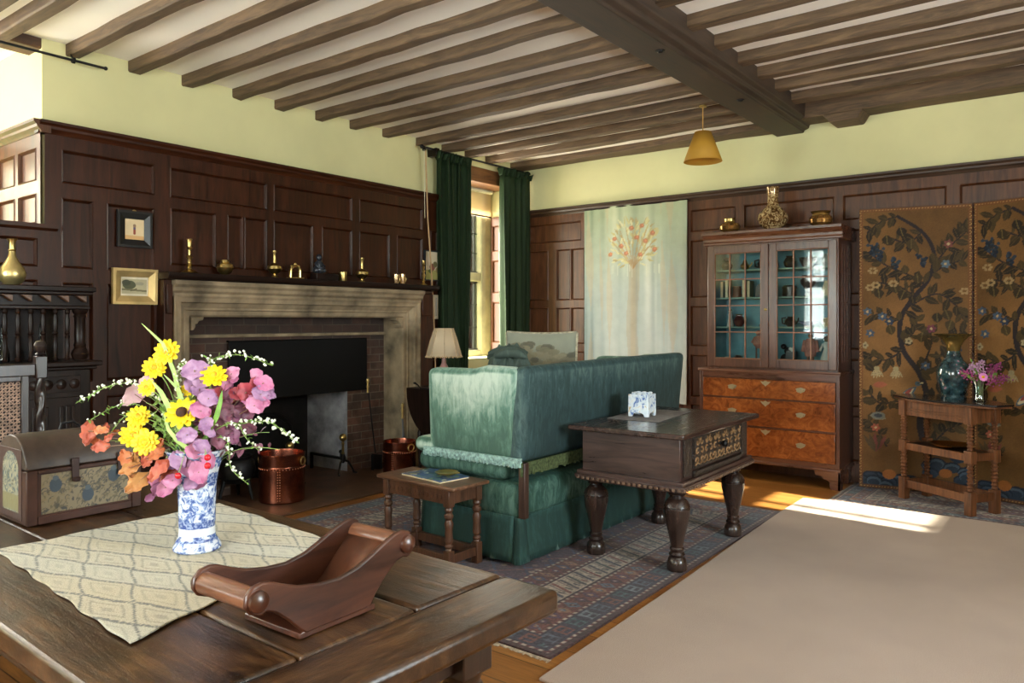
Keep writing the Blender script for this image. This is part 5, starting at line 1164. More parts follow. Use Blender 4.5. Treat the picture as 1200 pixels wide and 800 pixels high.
# ------------------------------------------------------------------ tapestry hanging
TW,TH=1.205,2.03; tp=thing('wall_hanging','tall pale grey green hanging with a faded embroidered fruit tree on the back wall','tapestry',(-4.446,YB-.055,.575))
p=Paint(TW,TH,.0085,(166,174,168)); rnp=np.random.default_rng(21)
nx=p.nx; colr=np.zeros(nx)
for k in range(70): colr+=rnp.normal()*np.exp(-((np.linspace(0,TW,nx)-rnp.uniform(0,TW))/rnp.uniform(.012,.07))**2)
low=np.sin(p.py*1.6)[:,:]*.5
sh=(colr[None,:]*13)*(0.6+.4*np.sin(p.py*3.1+p.px*5)); p.c+=np.stack([sh*1.0,sh*.85,sh*.75],-1)
t=np.clip((p.py/TH),0,1); p.c=p.c*(1-.0*t[:,:,None])+np.where(t>.55,(t-.55),0)[:,:,None]*np.array([-4,-4,-60]); p.c+=np.where(t<.5,(.5-t),0)[:,:,None]*np.array([40,36,44])
for x,w in ((.06,.05),(.30,.04),(.93,.035),(1.03,.06),(.2,.02)): p.put(np.abs(p.px-x-.02*np.sin(p.py*2))<w*(.5+.5*np.sin(p.py*5+x*9)),(186,160,128),.35)
xc=.60
tr=np.abs(p.px-xc-.015*np.sin(p.py*6))<.06; p.put(tr&(p.py>.35)&(p.py<1.45),(176,152,122),.35); p.put((np.abs(p.px-xc)<.025)&(p.py>.45)&(p.py<1.5),(192,172,142),.35)
rn=random.Random(4)
for k in range(150):
    a=rn.uniform(0,2*PI); q=rn.random()**.5; x=xc+.27*q*math.cos(a); y=1.62+.24*q*math.sin(a); p.leaf(x,y,rn.uniform(.05,.09),.012,math.atan2(y-1.42,x-xc)+rn.uniform(-.5,.5),rn.choice([(196,188,140),(182,172,126),(170,156,116),(204,198,160)]))
for k in range(9):
    a=PI*(.08+.84*k/8); p.line([(xc,1.36),(xc+.12*math.cos(a),1.48+.1*math.sin(a)),(xc+.25*math.cos(a),1.60+.2*math.sin(a))],.012,(170,136,96),.6)
for x,y in ((.38,1.68),(.46,1.60),(.58,1.78),(.52,1.52),(.64,1.68),(.74,1.64),(.82,1.72),(.84,1.55),(.68,1.50),(.70,1.80),(.33,1.52)): p.ell(x,y,.028,.024,(176,104,78),a=.7); p.ell(x+.006,y+.006,.012,.01,(214,140,104),a=.8)
for k in range(16):
    x=rn.uniform(.35,.9); p.line([(x,1.40),(x,1.40-rn.uniform(.05,.16))],.008,(206,206,186),.6)
p.build('cloth',vcol('woven_hanging',.92,.5,150,sheen=.2,spec=.1,mottled=.2),lambda x,y:(x,-.0+.012*np.sin(x*9+.4*y)*(.3+.7*(1-y/TH))+.003*np.sin(x*31),y+.012*np.sin(x*3)),tp,.003)
MB().tube([(-.01,.004,TH),(TW+.01,.004,TH)],.009,10).build('hanging_rod',DOAK_H,tp)

# ------------------------------------------------------------------ bureau bookcase
WAL=wood('walnut_case',(58,34,26),(112,72,54),'z',2.4,.28,.06,.3); WALX=wood('walnut_rail',(64,36,26),(122,76,54),'x',2.4,.26,.06,.35)
BURR,nt,b=nmat('burr_walnut'); v=coords(nt,(1,1,1.2)); f=noise(nt,v,9,7,.7,2.2); r=ramp(nt,[(.28,(84,40,16)),(.5,(144,80,36)),(.75,(182,114,58))]); nt.links.new(f,r.inputs[0]); f2=noise(nt,v,2.2,3); r2=ramp(nt,[(.35,(170,150,140)),(.65,(255,255,255))]); nt.links.new(f2,r2.inputs[0]); nt.links.new(mix(nt,.7,r.outputs[0],r2.outputs[0],'MULTIPLY'),b.inputs['Base Color']); b.inputs['Roughness'].default_value=.22; b.inputs['Coat Weight'].default_value=.4; b.inputs['Coat Roughness'].default_value=.15
BLUE=plain('blue_painted_interior',(112,164,178),.7,0,.12,5); SHELF=plain('pale_green_shelf_edge',(140,170,156),.6,0,.1)
bc=thing('bureau_bookcase','tall walnut bookcase on chest with leaded glass doors and three burr drawers','bookcase',(-2.315,6.60,0))
xl,xr=-.612,.612; dp=.425
m=MB()
m.box(xl,xl+.03,0,dp,.175,.945).box(xr-.03,xr,0,dp,.175,.945).box(xl+.03,xr-.03,dp-.02,dp,.175,.945).box(xl+.03,xr-.03,.012,dp-.02,.175,.2)
m.build('chest_case',WAL,bc,.003)
m=MB()
for z0,z1 in ((.175,.21),(.462,.474),(.712,.722),(.888,.90),(.935,.95)): m.box(xl+.028,xr-.028,0,.03,z0,z1)
m.box(xl+.028,xr-.028,.004,.03,.90,.936); m.build('drawer_divider',WALX,bc,.002)
PEW=plain('pale_worn_brass',(158,146,114),.38,.4,.1)
for z0,z1 in ((.212,.46),(.476,.710),(.724,.886)):
    d=MB().box(xl+.034,xr-.034,-.006,.03,z0,z1).build('drawer',BURR,bc,.004)
    zc=(z0+z1)/2
    for x in (-.30,.30):
        h=MB(); h.prism([(x-.042,zc+.018),(x-.025,zc+.024),(x,zc+.03),(x+.025,zc+.024),(x+.042,zc+.018),(x+.03,zc-.004),(x+.012,zc-.012),(x,zc-.02),(x-.012,zc-.012),(x-.03,zc-.004)],'y',-.009,-.0055)
        h.tube([(x-.028,-.012,zc+.012),(x-.026,-.026,zc-.002),(x-.012,-.03,zc-.008),(x+.012,-.03,zc-.008),(x+.026,-.026,zc-.002),(x+.028,-.012,zc+.012)],.0035,8); h.build('bail_handle',PEW,d,0,30,fixn=True)
    zk=z1-.012; h=MB(); h.prism([(-.045,zk),(-.02,zk-.004),(0,zk+.006),(.02,zk-.004),(.045,zk),(.028,zk-.022),(.01,zk-.034),(0,zk-.045),(-.01,zk-.034),(-.028,zk-.022)],'y',-.009,-.0055); h.build('keyhole_plate',PEW,d,0,30,fixn=True)
MB().prism([(-.016,.945),(-.016,.955),(-.008,.965),(-.008,.975),(dp,.975),(dp,.945)],'x',xl-.012,xr+.012).build('waist_moulding',WALX,bc,.002,fixn=True)
MB().prism([(-.012,.15),(-.012,.165),(0,.178),(dp,.178),(dp,.15)],'x',xl-.01,xr+.01).build('base_moulding',WALX,bc,.002,fixn=True)
for sx in (-1,1):
    q=[(0,0),(.075,0),(.085,.03),(.082,.06),(.1,.075),(.13,.08),(.15,.105),(.2,.11),(.21,.15),(0,.15)]
    x0=xl-.008 if sx<0 else xr+.008
    MB().prism([(x0-sx*a,z) for a,z in q],'y',-.01,.012).build('bracket_foot',WALX,bc,.003,fixn=True)
    MB().prism([(-.01+a,z) for a,z in q],'x',x0-sx*.0,x0-sx*.02).build('bracket_foot',WALX,bc,.003,fixn=True)
    MB().box(x0-sx*.02,x0-sx*.07,dp-.09,dp-.01,0,.15).build('bracket_foot',WALX,bc,.003)
# upper case
ul,ur,uf,ud=-.545,.60,.018,.415
m=MB(); m.box(ul,ul+.025,uf,ud,.975,2.09).box(ur-.025,ur,uf,ud,.975,2.09).box(ul+.025,ur-.025,uf,ud,2.07,2.09).box(ul+.025,ur-.025,uf,ud,.975,1.0); m.build('upper_case',WAL,bc,.003)
MB().box(ul+.025,ur-.025,ud-.02,ud,1.0,2.07).build('back_board',BLUE,bc)
MB().box(ul+.0255,ul+.03,uf+.03,ud-.02,1.0,2.07).box(ur-.03,ur-.0255,uf+.03,ud-.02,1.0,2.07).build('side_lining',BLUE,bc)
MB().box(ul+.025,ur-.025,uf+.03,ud-.02,1.0,1.012).build('bottom_board',SHELF,bc)
for z in (1.335,1.60,1.85): MB().box(ul+.03,ur-.03,uf+.06,ud-.02,z,z+.014).build('shelf',SHELF,bc,.002)
m=MB(); 
for z in (1.3,1.55,1.8): m.box(ur,ur+.004,uf+.04,ud-.03,z,z+.012)
for y in (.12,.2,.28,.36): m.box(ur,ur+.004,y,y+.01,1.05,2.04)
m.build('side_glazing_bars',WALX,bc,.001)
cprof=[(uf,2.085),(uf-.012,2.09),(uf-.012,2.105),(uf-.02,2.115),(uf-.02,2.14),(uf-.045,2.165),(uf-.06,2.175),(uf-.06,2.2),(ud,2.2),(ud,2.085)]
MB().prism(cprof,'x',ul-.03,ur+.035).build('cornice',WALX,bc,.002,fixn=True)
PANEG=glass('bookcase_glass',(236,244,242),.0)
for x0,x1 in ((-.535,.022),(.028,.59)):
    z0,z1=.99,2.075; w1=.066
    d=MB().box(x0,x0+w1,0,.022,z0,z1).box(x1-w1,x1,0,.022,z0,z1).box(x0+w1,x1-w1,0,.022,z0,z0+.075).box(x0+w1,x1-w1,0,.022,z1-.065,z1).build('door',WAL,bc,.004)
    a,b_,c,e=x0+w1,x1-w1,z0+.075,z1-.065
    m=MB()
    for k in range(1,3): m.box(a+(b_-a)*k/3-.005,a+(b_-a)*k/3+.005,.001,.02,c,e)
    for k in range(1,4): m.box(a,b_,.003,.018,c+(e-c)*k/4-.005,c+(e-c)*k/4+.005)
    m.box(a,a+.006,.001,.02,c,e).box(b_-.006,b_,.001,.02,c,e).box(a,b_,.001,.02,c,c+.006).box(a,b_,.001,.02,e-.006,e)
    m.build('glazing_bars',plain('brown_glazing_bar',(124,84,60),.4,0,.15),d,.001)
    MB().add([(a,.0105,c),(b_,.0105,c),(b_,.0105,e),(a,.0105,e)],[(0,1,2,3)]).build('pane',PANEG,d)
MB().lathe([(.004,-.012),(.012,-.008),(.012,0)],(.0,-.0,1.5),12,axis='y').build('door_knob',BRASS,bc)
# ornaments behind the glass
ORN=[]
def orn(name,label,cat,x,z,parts,y=.20,rz=0):
    t=thing(name,label,cat,(-2.315+x,6.60+y,z+.0005),rz,'ornaments inside the bookcase')
    for pn,mt,mb in parts: mb.build(pn,mt,t)
    return t
def lt(prof,n=18): return MB().lathe(prof,n=n)
S1,S2,S3,S0=1.864,1.614,1.349,1.012
DARK=plain('dark_glazed_ware',(44,34,34),.3,0,.3); DRED=plain('dark_red_ware',(92,48,44),.35,0,.2); WCER=plain('white_china',(214,214,206),.25,0,.05); PINKC=plain('faded_pink_cloth',(168,112,100),.85,0,.2,20); TERR=plain('carved_wood_brown',(120,80,58),.6,0,.2)
pot=lambda r,h:[(r*.5,0),(r*.9,h*.25),(r,h*.5),(r*.7,h*.8),(r*.5,h*.88),(r*.62,h),(r*.5,h),(r*.4,h*.86),(.001,h*.1)]
orn('lidded_jar','dark lidded jar on the top bookcase shelf by the hinge side of its first door','jar',-.43,S1,[('body',DARK,lt(pot(.05,.10))),('lid',DARK,MB().ball((0,0,.105),.03,1,1,.6))])
orn('brass_teapot','little brass pot in the middle of the top shelf behind the first door','pot',-.26,S1,[('body',BRASS,lt(pot(.042,.075))),('spout',BRASS,MB().tube([(.035,0,.03),(.06,0,.05),(.065,0,.07)],[.01,.007,.005])),('lid',BRASS,MB().ball((0,0,.08),.018))])
orn('dark_jug','dark round jug at the centre end of the top shelf behind the first door','jug',-.09,S1,[('body',DARK,lt(pot(.055,.105))),('handle',DARK,MB().tube([(-.04,0,.09),(-.08,0,.08),(-.075,0,.03),(-.045,0,.02)],.007))])
for k,(x,h,c) in enumerate(((-.46,.15,(84,98,78)),(-.415,.17,(120,116,88)),(-.255,.16,(128,122,92)),(-.21,.15,(76,92,76)))):
    orn('small_book',['pale green spined book standing first on the second shelf','taller cream book beside the pale green book on the second shelf','tall cream book standing beside the black casket on the second shelf','dull green book next to the black casket on the second shelf'][k],'book',x,S2,[('cover',plain('book_cloth_'+'abcd'[k],c,.7),MB().box(-.014,.014,-.05,.05,0,h)),('pages',PAGE,MB().box(-.011,.011,-.052,.047,.003,h-.003))])
orn('brown_mug','brown pottery mug between the pairs of books on the second shelf','mug',-.335,S2,[('body',TERR,lt([(.036,0),(.04,.01),(.036,.1),(.04,.105),(.034,.105),(.03,.01),(.001,.008)])),('handle',TERR,MB().tube([(.036,0,.08),(.06,0,.07),(.055,0,.03),(.036,0,.02)],.006))])
orn('black_casket','black dome topped casket on the second bookcase shelf','casket',-.09,S2,[('body',DARK,MB().prism([(-.06,0),(.06,0),(.06,.07),(.05,.1),(.025,.12),(-.025,.12),(-.05,.1),(-.06,.07)],'y',-.04,.04)),('clasp',BRASS,MB().box(-.008,.008,-.044,-.04,.055,.08))])
orn('china_figurine','white china figurine on the third bookcase shelf','figurine',-.40,S3,[('figure',WCER,MB().lathe([(.034,0),(.03,.02),(.024,.06),(.018,.09),(.024,.11),(.012,.125)]).ball((0,0,.14),.018)),('hat',DARK,MB().ball((0,0,.153),.02,1,1,.5))])
orn('red_pot','dark red pot beside the white china figurine','pot',-.315,S3,[('body',DRED,lt(pot(.05,.11))),('rim',BRASS,lt([(.031,.106),(.034,.11),(.031,.114)]))])
orn('brass_figure','brass seated figure on the third shelf at the end nearer the door stile','figurine',-.085,S3,[('base',DARK,MB().box(-.035,.035,-.03,.03,0,.02)),('figure',BRASS,MB().ball((0,0,.045),.034,1,.8,.8).ball((0,0,.085),.026,1,.8,1.2).ball((0,0,.125),.018))])
orn('white_shell','two-lobed white shell on the bottom of the bookcase','shell',-.41,S0,[('valve',WCER,MB().ball((-.02,0,.03),.04,1,.7,.75).ball((.03,0,.022),.03,1,.7,.75))])
orn('brown_jar','low brown jar beside the white shell at the bottom of the bookcase','jar',-.325,S0,[('body',DARK,lt(pot(.045,.075)))])
orn('standing_doll','doll in faded pink clothes on a round dark stand behind the first door','doll',-.135,S0,[('stand',DARK,lt([(.06,0),(.06,.012),(.001,.016)])),('body',PINKC,MB().lathe([(.02,.14),(.05,.18),(.045,.23),(.022,.255)]).tube([(-.03,0,.24),(-.06,0,.19)],.012).tube([(.03,0,.24),(.06,0,.19)],.012).ball((0,0,.28),.024)),('leg',TERR,MB().tube([(-.02,0,.015),(-.02,0,.16)],.008)),('leg',TERR,MB().tube([(.02,0,.015),(.02,0,.16)],.008))])
orn('dark_bottle','dark squat bottle on the top shelf behind the second door','bottle',.14,S1,[('body',DARK,lt(pot(.05,.11)))])
orn('carved_bowl','wide dark carved bowl on the top shelf behind the second door','bowl',.30,S1,[('body',DARK,lt([(.03,0),(.05,.02),(.07,.06),(.074,.085),(.066,.085),(.04,.03),(.001,.02)])),('rim',SHELF,lt([(.066,.085),(.075,.088),(.066,.09)]))])
orn('black_hat_box','black oval box on the second shelf behind the second door','box',.14,S2,[('body',DARK,MB().lathe([(.06,0),(.062,.01),(.06,.07)],sy=.7)),('lid',DARK,MB().lathe([(.065,.07),(.065,.085),(.05,.1),(.001,.105)],sy=.7))])
orn('tall_urn','dark footed urn on the second shelf behind the middle panes of the second door','urn',.30,S2,[('body',DARK,lt([(.04,0),(.03,.01),(.015,.04),(.03,.07),(.06,.11),(.065,.14),(.04,.17),(.05,.185),(.04,.185),(.001,.15)]))])
orn('blue_dish','blue edged dish stack on the third shelf behind the second door','dish',.30,S3,[('foot',WCER,lt([(.03,0),(.035,.01)])),('bowl',plain('slate_blue_china',(96,116,150),.25),lt([(.035,.01),(.07,.03),(.085,.045),(.08,.048),(.04,.022),(.001,.018)]))])
orn('dark_teapot','dark brown teapot on the third shelf behind the second door','teapot',.15,S3,[('body',DARK,lt(pot(.05,.09))),('spout',DARK,MB().tube([(.04,0,.03),(.065,0,.05),(.07,0,.08)],[.012,.008,.006])),('handle',DARK,MB().tube([(-.04,0,.08),(-.075,0,.075),(-.07,0,.03),(-.045,0,.025)],.006))])
orn('heart_box','tiny white heart shaped box at the bottom of the second door','box',.185,S0+.0,[('stand',DARK,MB().box(-.04,.04,-.03,.03,0,.12)),('heart',WCER,MB().ball((-.011,0,.145),.015,1,.6,1).ball((.011,0,.145),.015,1,.6,1).lathe([(.001,.118),(.021,.14)],n=12,sy=.5))],.12)
orn('dark_carving','dark wooden carving on the bottom of the bookcase behind the second door','carving',.11,S0,[('body',DARK,MB().ball((0,0,.05),.05,1,.7,1).ball((.02,0,.12),.035,1,.8,1).ball((-.02,.0,.16),.025))])
orn('pink_costume_figure','figure in an old pink coat behind the middle panes of the second door','doll',.32,S0,[('base',DARK,MB().box(-.05,.05,-.03,.03,0,.012)),('coat',PINKC,MB().lathe([(.045,.08),(.05,.12),(.05,.2),(.03,.235)],sy=.7).tube([(-.045,0,.22),(-.065,0,.12)],.016).tube([(.045,0,.22),(.065,0,.12)],.016)),('leg',TERR,MB().tube([(-.02,0,.012),(-.02,0,.09)],.012)),('leg',TERR,MB().tube([(.02,0,.012),(.02,0,.09)],.012)),('head',TERR,MB().ball((0,0,.258),.02))])
orn('white_dress_doll','doll in a long white dress with a dark head behind the last pane','doll',.455,S0,[('dress',WCER,MB().lathe([(.065,0),(.06,.02),(.03,.13),(.022,.15),(.032,.19),(.016,.21)]).tube([(-.03,0,.19),(-.05,-.02,.13)],.01).tube([(.03,0,.19),(.05,-.02,.13)],.01)),('head',DARK,MB().ball((0,0,.235),.025))])
orn('pale_jug','pale grey jug on the top shelf behind the last pane','jug',.46,S1,[('body',plain('grey_stoneware',(150,156,150),.4),lt(pot(.045,.11)))])
orn('cream_vase','cream vase on the second shelf behind the last pane','vase',.46,S2,[('body',PAGE,lt(pot(.04,.13)))])
orn('small_basket','small straw coloured pot on the third shelf behind the last pane','pot',.46,S3,[('body',plain('straw',(170,150,104),.8),lt(pot(.05,.08)))])
# on top of the bookcase
TZ=2.2005
LUST=plain('lustre_ware',(120,88,48),.18,.75,.5,9,.1,30); LUSD,nt,b=nmat('patterned_lustre'); v=coords(nt); f=noise(nt,v,24,4,.6,2); r=ramp(nt,[(.42,(84,56,30)),(.5,(140,104,62)),(.6,(206,182,136))]); nt.links.new(f,r.inputs[0]); nt.links.new(r.outputs[0],b.inputs['Base Color']); b.inputs['Roughness'].default_value=.15; b.inputs['Metallic'].default_value=.3
def topvase(name,label,cat,x,y,parts):
    t=thing(name,label,cat,(x,y,TZ))
    for pn,mt,pr in parts: MB().lathe(pr,n=32).build(pn,mt,t)
topvase('lustre_pot','squat brass pot with green gold rim on the window side of the bookcase top','pot',-2.68,6.70,[('body',LUST,[(.05,0),(.055,.006),(.09,.03),(.098,.06),(.085,.085),(.05,.1)]),('rim',BRASS,[(.05,.099),(.046,.108),(.05,.13),(.056,.134),(.048,.132),(.042,.105)])])
topvase('bottle_vase','large long necked patterned vase in the middle of the bookcase top','vase',-2.30,6.74,[('body',LUSD,[(.06,0),(.065,.01),(.11,.05),(.132,.1),(.125,.14),(.09,.185),(.055,.215),(.047,.235)]),('neck',LUSD,[(.047,.233),(.045,.30),(.05,.36),(.058,.385),(.05,.385),(.04,.3)])])
topvase('lustre_jar','shiny dark brass jar with wide mouth on the screen side of the bookcase top','jar',-1.88,6.70,[('body',LUST,[(.06,0),(.066,.008),(.092,.03),(.098,.06),(.088,.085),(.07,.095)]),('neck',BRASS,[(.07,.094),(.066,.104),(.078,.125),(.082,.128),(.07,.126),(.06,.1)])])

# ------------------------------------------------------------------ painted leather screen
def screenpaint(seed):
    W,H=.80,2.31; rn=random.Random(seed); p=Paint(W,H,.0058,(114,80,42)); rr=np.random.default_rng(seed)
    g=np.zeros(p.px.shape)
    for k in range(40): g+=rr.normal()*np.exp(-(((p.px-rr.uniform(0,W))/.22)**2+((p.py-rr.uniform(0,H))/.3)**2))
    p.c+=np.clip(g,-2,2)[:,:,None]*np.array([8,6,4]); 
    TR=(42,34,34); LF=[(50,40,24),(60,48,28),(42,34,24),(68,54,30)]; BL=[(46,58,76),(66,80,98),(38,46,62)]
    def branch(pts,w): p.line(pts,w,TR)
    def curve(P,n=10):
        out=[]
        for i in range(len(P)-1):
            a,b_,c,d=P[max(0,i-1)],P[i],P[i+1],P[min(len(P)-1,i+2)]
            for k in range(n):
                u=k/n; out.append(tuple(.5*((2*b_[j])+(c[j]-a[j])*u+(2*a[j]-5*b_[j]+4*c[j]-d[j])*u*u+(3*b_[j]-a[j]-3*c[j]+d[j])*u**3) for j in (0,1)))
        return out+[P[-1]]
    # rocks at the foot
    for k in range(46):
        x=rn.uniform(0,W); y=rn.uniform(0,.10+.30*max(0,math.sin(x*7.2+.4+seed))**2); p.ell(x,y,.06,.042,(34,40,50)); p.ell(x,y-.008,.054,.037,rn.choice([(58,70,84),(70,84,98),(50,60,74)])); p.ell(x,y-.018,.044,.028,(44,54,66))
    p.ell(.22,.12,.05,.04,(150,92,44)); p.ell(.62,.16,.045,.036,(150,92,44))
    trunk=curve([(.50,.28),(.44,.55),(.49,.75),(.44,.95),(.32,1.15),(.30,1.38),(.38,1.55),(.50,1.72),(.54,1.92),(.46,2.1),(.28,2.24)])
    for i,(a,b_) in enumerate(zip(trunk[:-1],trunk[1:])): branch([a,b_],.05-.026*i/len(trunk))
    br=[[(.32,1.15),(.2,1.06),(.08,1.10),(.04,1.02)],[(.36,1.5),(.55,1.60),(.68,1.52),(.74,1.40)],[(.53,1.8),(.62,1.95),(.72,2.05),(.78,2.12)],[(.52,1.76),(.64,1.84),(.74,1.86)],[(.44,.95),(.6,1.05),(.66,1.22),(.74,1.3)],[(.48,.72),(.62,.82),(.74,.86)],[(.47,.6),(.3,.72),(.16,.70),(.06,.8)],[(.30,1.38),(.18,1.44),(.08,1.42)],[(.48,1.68),(.36,1.76),(.2,1.84),(.08,1.95)],[(.4,1.58),(.3,1.66),(.14,1.7)],[(.28,2.24),(.16,2.2),(.06,2.12)],[(.45,2.1),(.36,2.02),(.24,2.06)],[(.5,.35),(.62,.5),(.7,.55)],[(.2,.35),(.12,.5),(.05,.56)],[(.44,.95),(.52,1.2),(.5,1.32)],[(.32,1.2),(.40,1.3),(.42,1.42)]]
    tips=[]
    for B in br:
        c=curve(B,8); branch(c,.014)
        for k in range(1,len(c)):
            if k%4==0: continue
            x,y=c[k]; a=math.atan2(c[k][1]-c[k-1][1],c[k][0]-c[k-1][0]); s=1 if (k//2)%2 else -1
            p.leaf(x,y,rn.uniform(.06,.12),rn.uniform(.018,.036),a+s*rn.uniform(.6,1.3),rn.choice(LF),(82,64,36))
        tips.append(c[-1])
    for x,y in ((.15,1.98),(.27,1.90),(.46,1.92),(.10,2.02)): # hanging grape bunches
        for k in range(14):
            f=k/14; w=.034*(1-f)+.006; p.ell(x+rn.uniform(-w,w),y-.10*f,.013,.013,rn.choice([(34,42,52),(46,56,66),(28,34,44)]))
    for x,y in ((.38,2.02),(.20,2.06),(.30,2.12),(.42,1.74),(.25,1.66),(.14,1.62),(.33,1.6),(.62,1.44),(.56,1.42),(.66,1.36),(.22,1.32),(.46,1.26)): p.leaf(x,y+.03,.085,.045,-PI/2+rn.uniform(-.4,.4),rn.choice(LF),(96,80,44))
    for x,y in ((.10,1.80),(.12,1.68),(.25,1.69),(.08,1.66),(.75,1.62)):
        for k in range(6): p.ell(x+.026*math.cos(k*1.05),y+.02*math.sin(k*1.05),.012,.011,(150,124,84))
    for x,y,c in ((.06,1.46,BL[1]),(.17,1.42,BL[1]),(.22,1.38,BL[0]),(.08,1.28,BL[1]),(.62,1.84,(84,100,112)),(.52,1.32,(104,52,64)),(.48,1.02,BL[1]),(.70,1.16,BL[0]),(.64,2.0,(110,62,56)),(.72,.94,(100,50,60)),(.12,.5,(150,80,60))): p.flower(x,y,.035,6,c,(40,40,50),rn.uniform(0,1)); p.ell(x,y,.01,.01,(176,150,110))
    for x,y in ((.36,1.22),(.04,1.18)): p.flower(x,y,.03,5,(156,140,106),(90,80,60))
    for x in (.13,.27): # bell flowers
        for k in range(5): p.leaf(x,.99,.085,.012,-PI/2+(k-2)*.3,(162,142,104),(100,88,70))
        p.ell(x,.99,.022,.018,(150,136,100))
    # bird
    p.leaf(.30,.74,.16,.035,.75,(66,84,96)); p.leaf(.31,.75,.12,.022,.75,(176,160,128)); p.leaf(.33,.78,.08,.015,.75,(130,60,52)); p.ell(.425,.872,.022,.019,(70,86,96)); p.leaf(.44,.875,.03,.007,.2,(190,170,120)); p.ell(.43,.876,.005,.005,(20,20,24))
    p.leaf(.10,.85,.11,.03,.1,(150,84,60)); p.leaf(.08,.60,.12,.03,-.2,(126,120,100)); p.ell(.14,.60,.05,.03,(110,112,104)); p.ell(.14,.60,.03,.016,(60,66,72))
    for k in range(5): p.leaf(.12,.30,.16,.02,1.6+.28*(k-2),rn.choice([(104,56,48),(74,60,40)]))
    ed=np.minimum(np.minimum(p.px,W-p.px),np.minimum(p.py,H-p.py)); p.put(ed<.026,(112,70,40),.75); p.put((ed<.016)&(ed>.009)&(((p.px+p.py)/.022%1)<.45),(176,136,84))
    p.c*=(1+.10*(rr.random(p.px.shape)-.5))[:,:,None]
    return p
SCR=vcol('gilt_painted_leather',.62,.25,90,spec=.18,mottled=.35); SCB=plain('screen_back_leather',(84,54,34),.6); SCE=plain('studded_edge',(96,60,40),.5)
fs=thing('folding_screen','tall folding screen painted with birds and flowering vines on gold leather','folding screen',(-.80,6.975,.014))
A=(-1.605,6.80); Bp=(-.80,6.99); Cp=(-.03,6.72); Dp=(.74,6.99)
for k,(a,b_) in enumerate(((A,Bp),(Bp,Cp),(Cp,Dp))):
    dx,dy=b_[0]-a[0],b_[1]-a[1]; L=math.hypot(dx,dy); ux,uy=dx/L,dy/L
    p=screenpaint(3 if k!=1 else 3); s=L/p.w
    bo=MW().prism([(a[0]+ux*.004,a[1]+uy*.004),(b_[0]-ux*.004,b_[1]-uy*.004),(b_[0]-ux*.004-uy*.022,b_[1]-uy*.004+ux*.022),(a[0]+ux*.004-uy*.022,a[1]+uy*.004+ux*.022)],'z',.014,2.335).build('panel',SCB,fs,.002)
    ox,oy=a[0]+.80,a[1]-6.975
    p.build('painted_face',SCR,lambda x,y,ux=ux,uy=uy,ox=ox,oy=oy,s=s:(ox+ux*x*s*.98+ux*.008+uy*.002,oy+uy*x*s*.98+uy*.008-ux*.002,y+.004),bo)
    m=MW()
    for z in np.linspace(.05,2.3,70):
        for e in (.012,L-.012): m.ball((a[0]+ux*e+uy*.004,a[1]+uy*e-ux*.004,float(z)),.0045,n=6,h=4)
    m.build('brass_studs',BRASS,bo)
# ------------------------------------------------------------------ side table with octagonal top
SOK=wood('honey_stretcher_oak',(64,36,20),(136,86,52),'z',3,.42,.15,.0,.35,.3); STP=wood('ebonised_tabletop',(14,12,15),(44,38,40),'x',2.5,.14,.03,.5)
ang=math.atan2(-.34,.52)
sd=thing('side_table','small oak side table with dark octagonal top in front of the folding screen','side table',(-.905,6.545,.013),ang)
oc=[(.49*math.cos(PI/8+k*PI/4)*1.0,.225*math.sin(PI/8+k*PI/4)) for k in range(8)]
MB().prism(oc,'z',.785,.80).build('top',STP,sd,.005)
MB().prism([(x*.97,y*.97) for x,y in oc],'z',.770,.786).build('top_edge',SOK,sd,.005)
m=MB(); 
for y in (-.135,.10): m.box(-.29,.29,y-.012,y+.012,.655,.77)
for x in (-.29,.29): m.box(x-.012,x+.012,-.135,.10,.655,.77)
m.box(-.29,.29,-.152,-.147,.68,.69).box(-.29,.29,-.152,-.147,.70,.71); m.build('frieze',SOK,sd,.003)
tw=turned([(0,.016),(.05,.022)]+[(.1+.8*k/12,(.025 if k%2 else .014)) for k in range(13)]+[(.95,.022),(1,.017)],0,1)
for x in (-.29,.29):
    for y in (-.135,.10):
        m=MB(); m.box(x-.029,x+.029,y-.027,y+.027,0,.17).box(x-.029,x+.029,y-.027,y+.027,.37,.46).box(x-.029,x+.029,y-.027,y+.027,.65,.77)
        m.lathe([(r_,.17+.2*z) for r_,z in tw],(x,y,0),16); m.lathe([(r_,.46+.19*z) for r_,z in tw],(x,y,0),16); m.build('leg',SOK,sd,.003)
m=MB()
for z0,z1 in ((.09,.15),(.385,.44)):
    for y in (-.135,.10): m.box(-.29,.29,y-.012,y+.012,z0,z1)
    for x in (-.29,.29): m.box(x-.012,x+.012,-.135,.10,z0,z1)
m.build('stretcher',SOK,sd,.003)
MB().box(-.265,.265,-.12,.09,.425,.437).build('under_shelf',DOAK_H,sd)
bd2=thing('brass_charger','broad brass dish lying on the lower shelf of the side table','dish',(-.885,6.51,.4515))
MB().lathe([(.08,0),(.1,.002),(.135,.018),(.15,.028),(.153,.031),(.14,.028),(.1,.008),(.001,.006)],n=40).build('dish',plain('bright_brass',(214,170,96),.2,1,.08),bd2)
ST=.8135
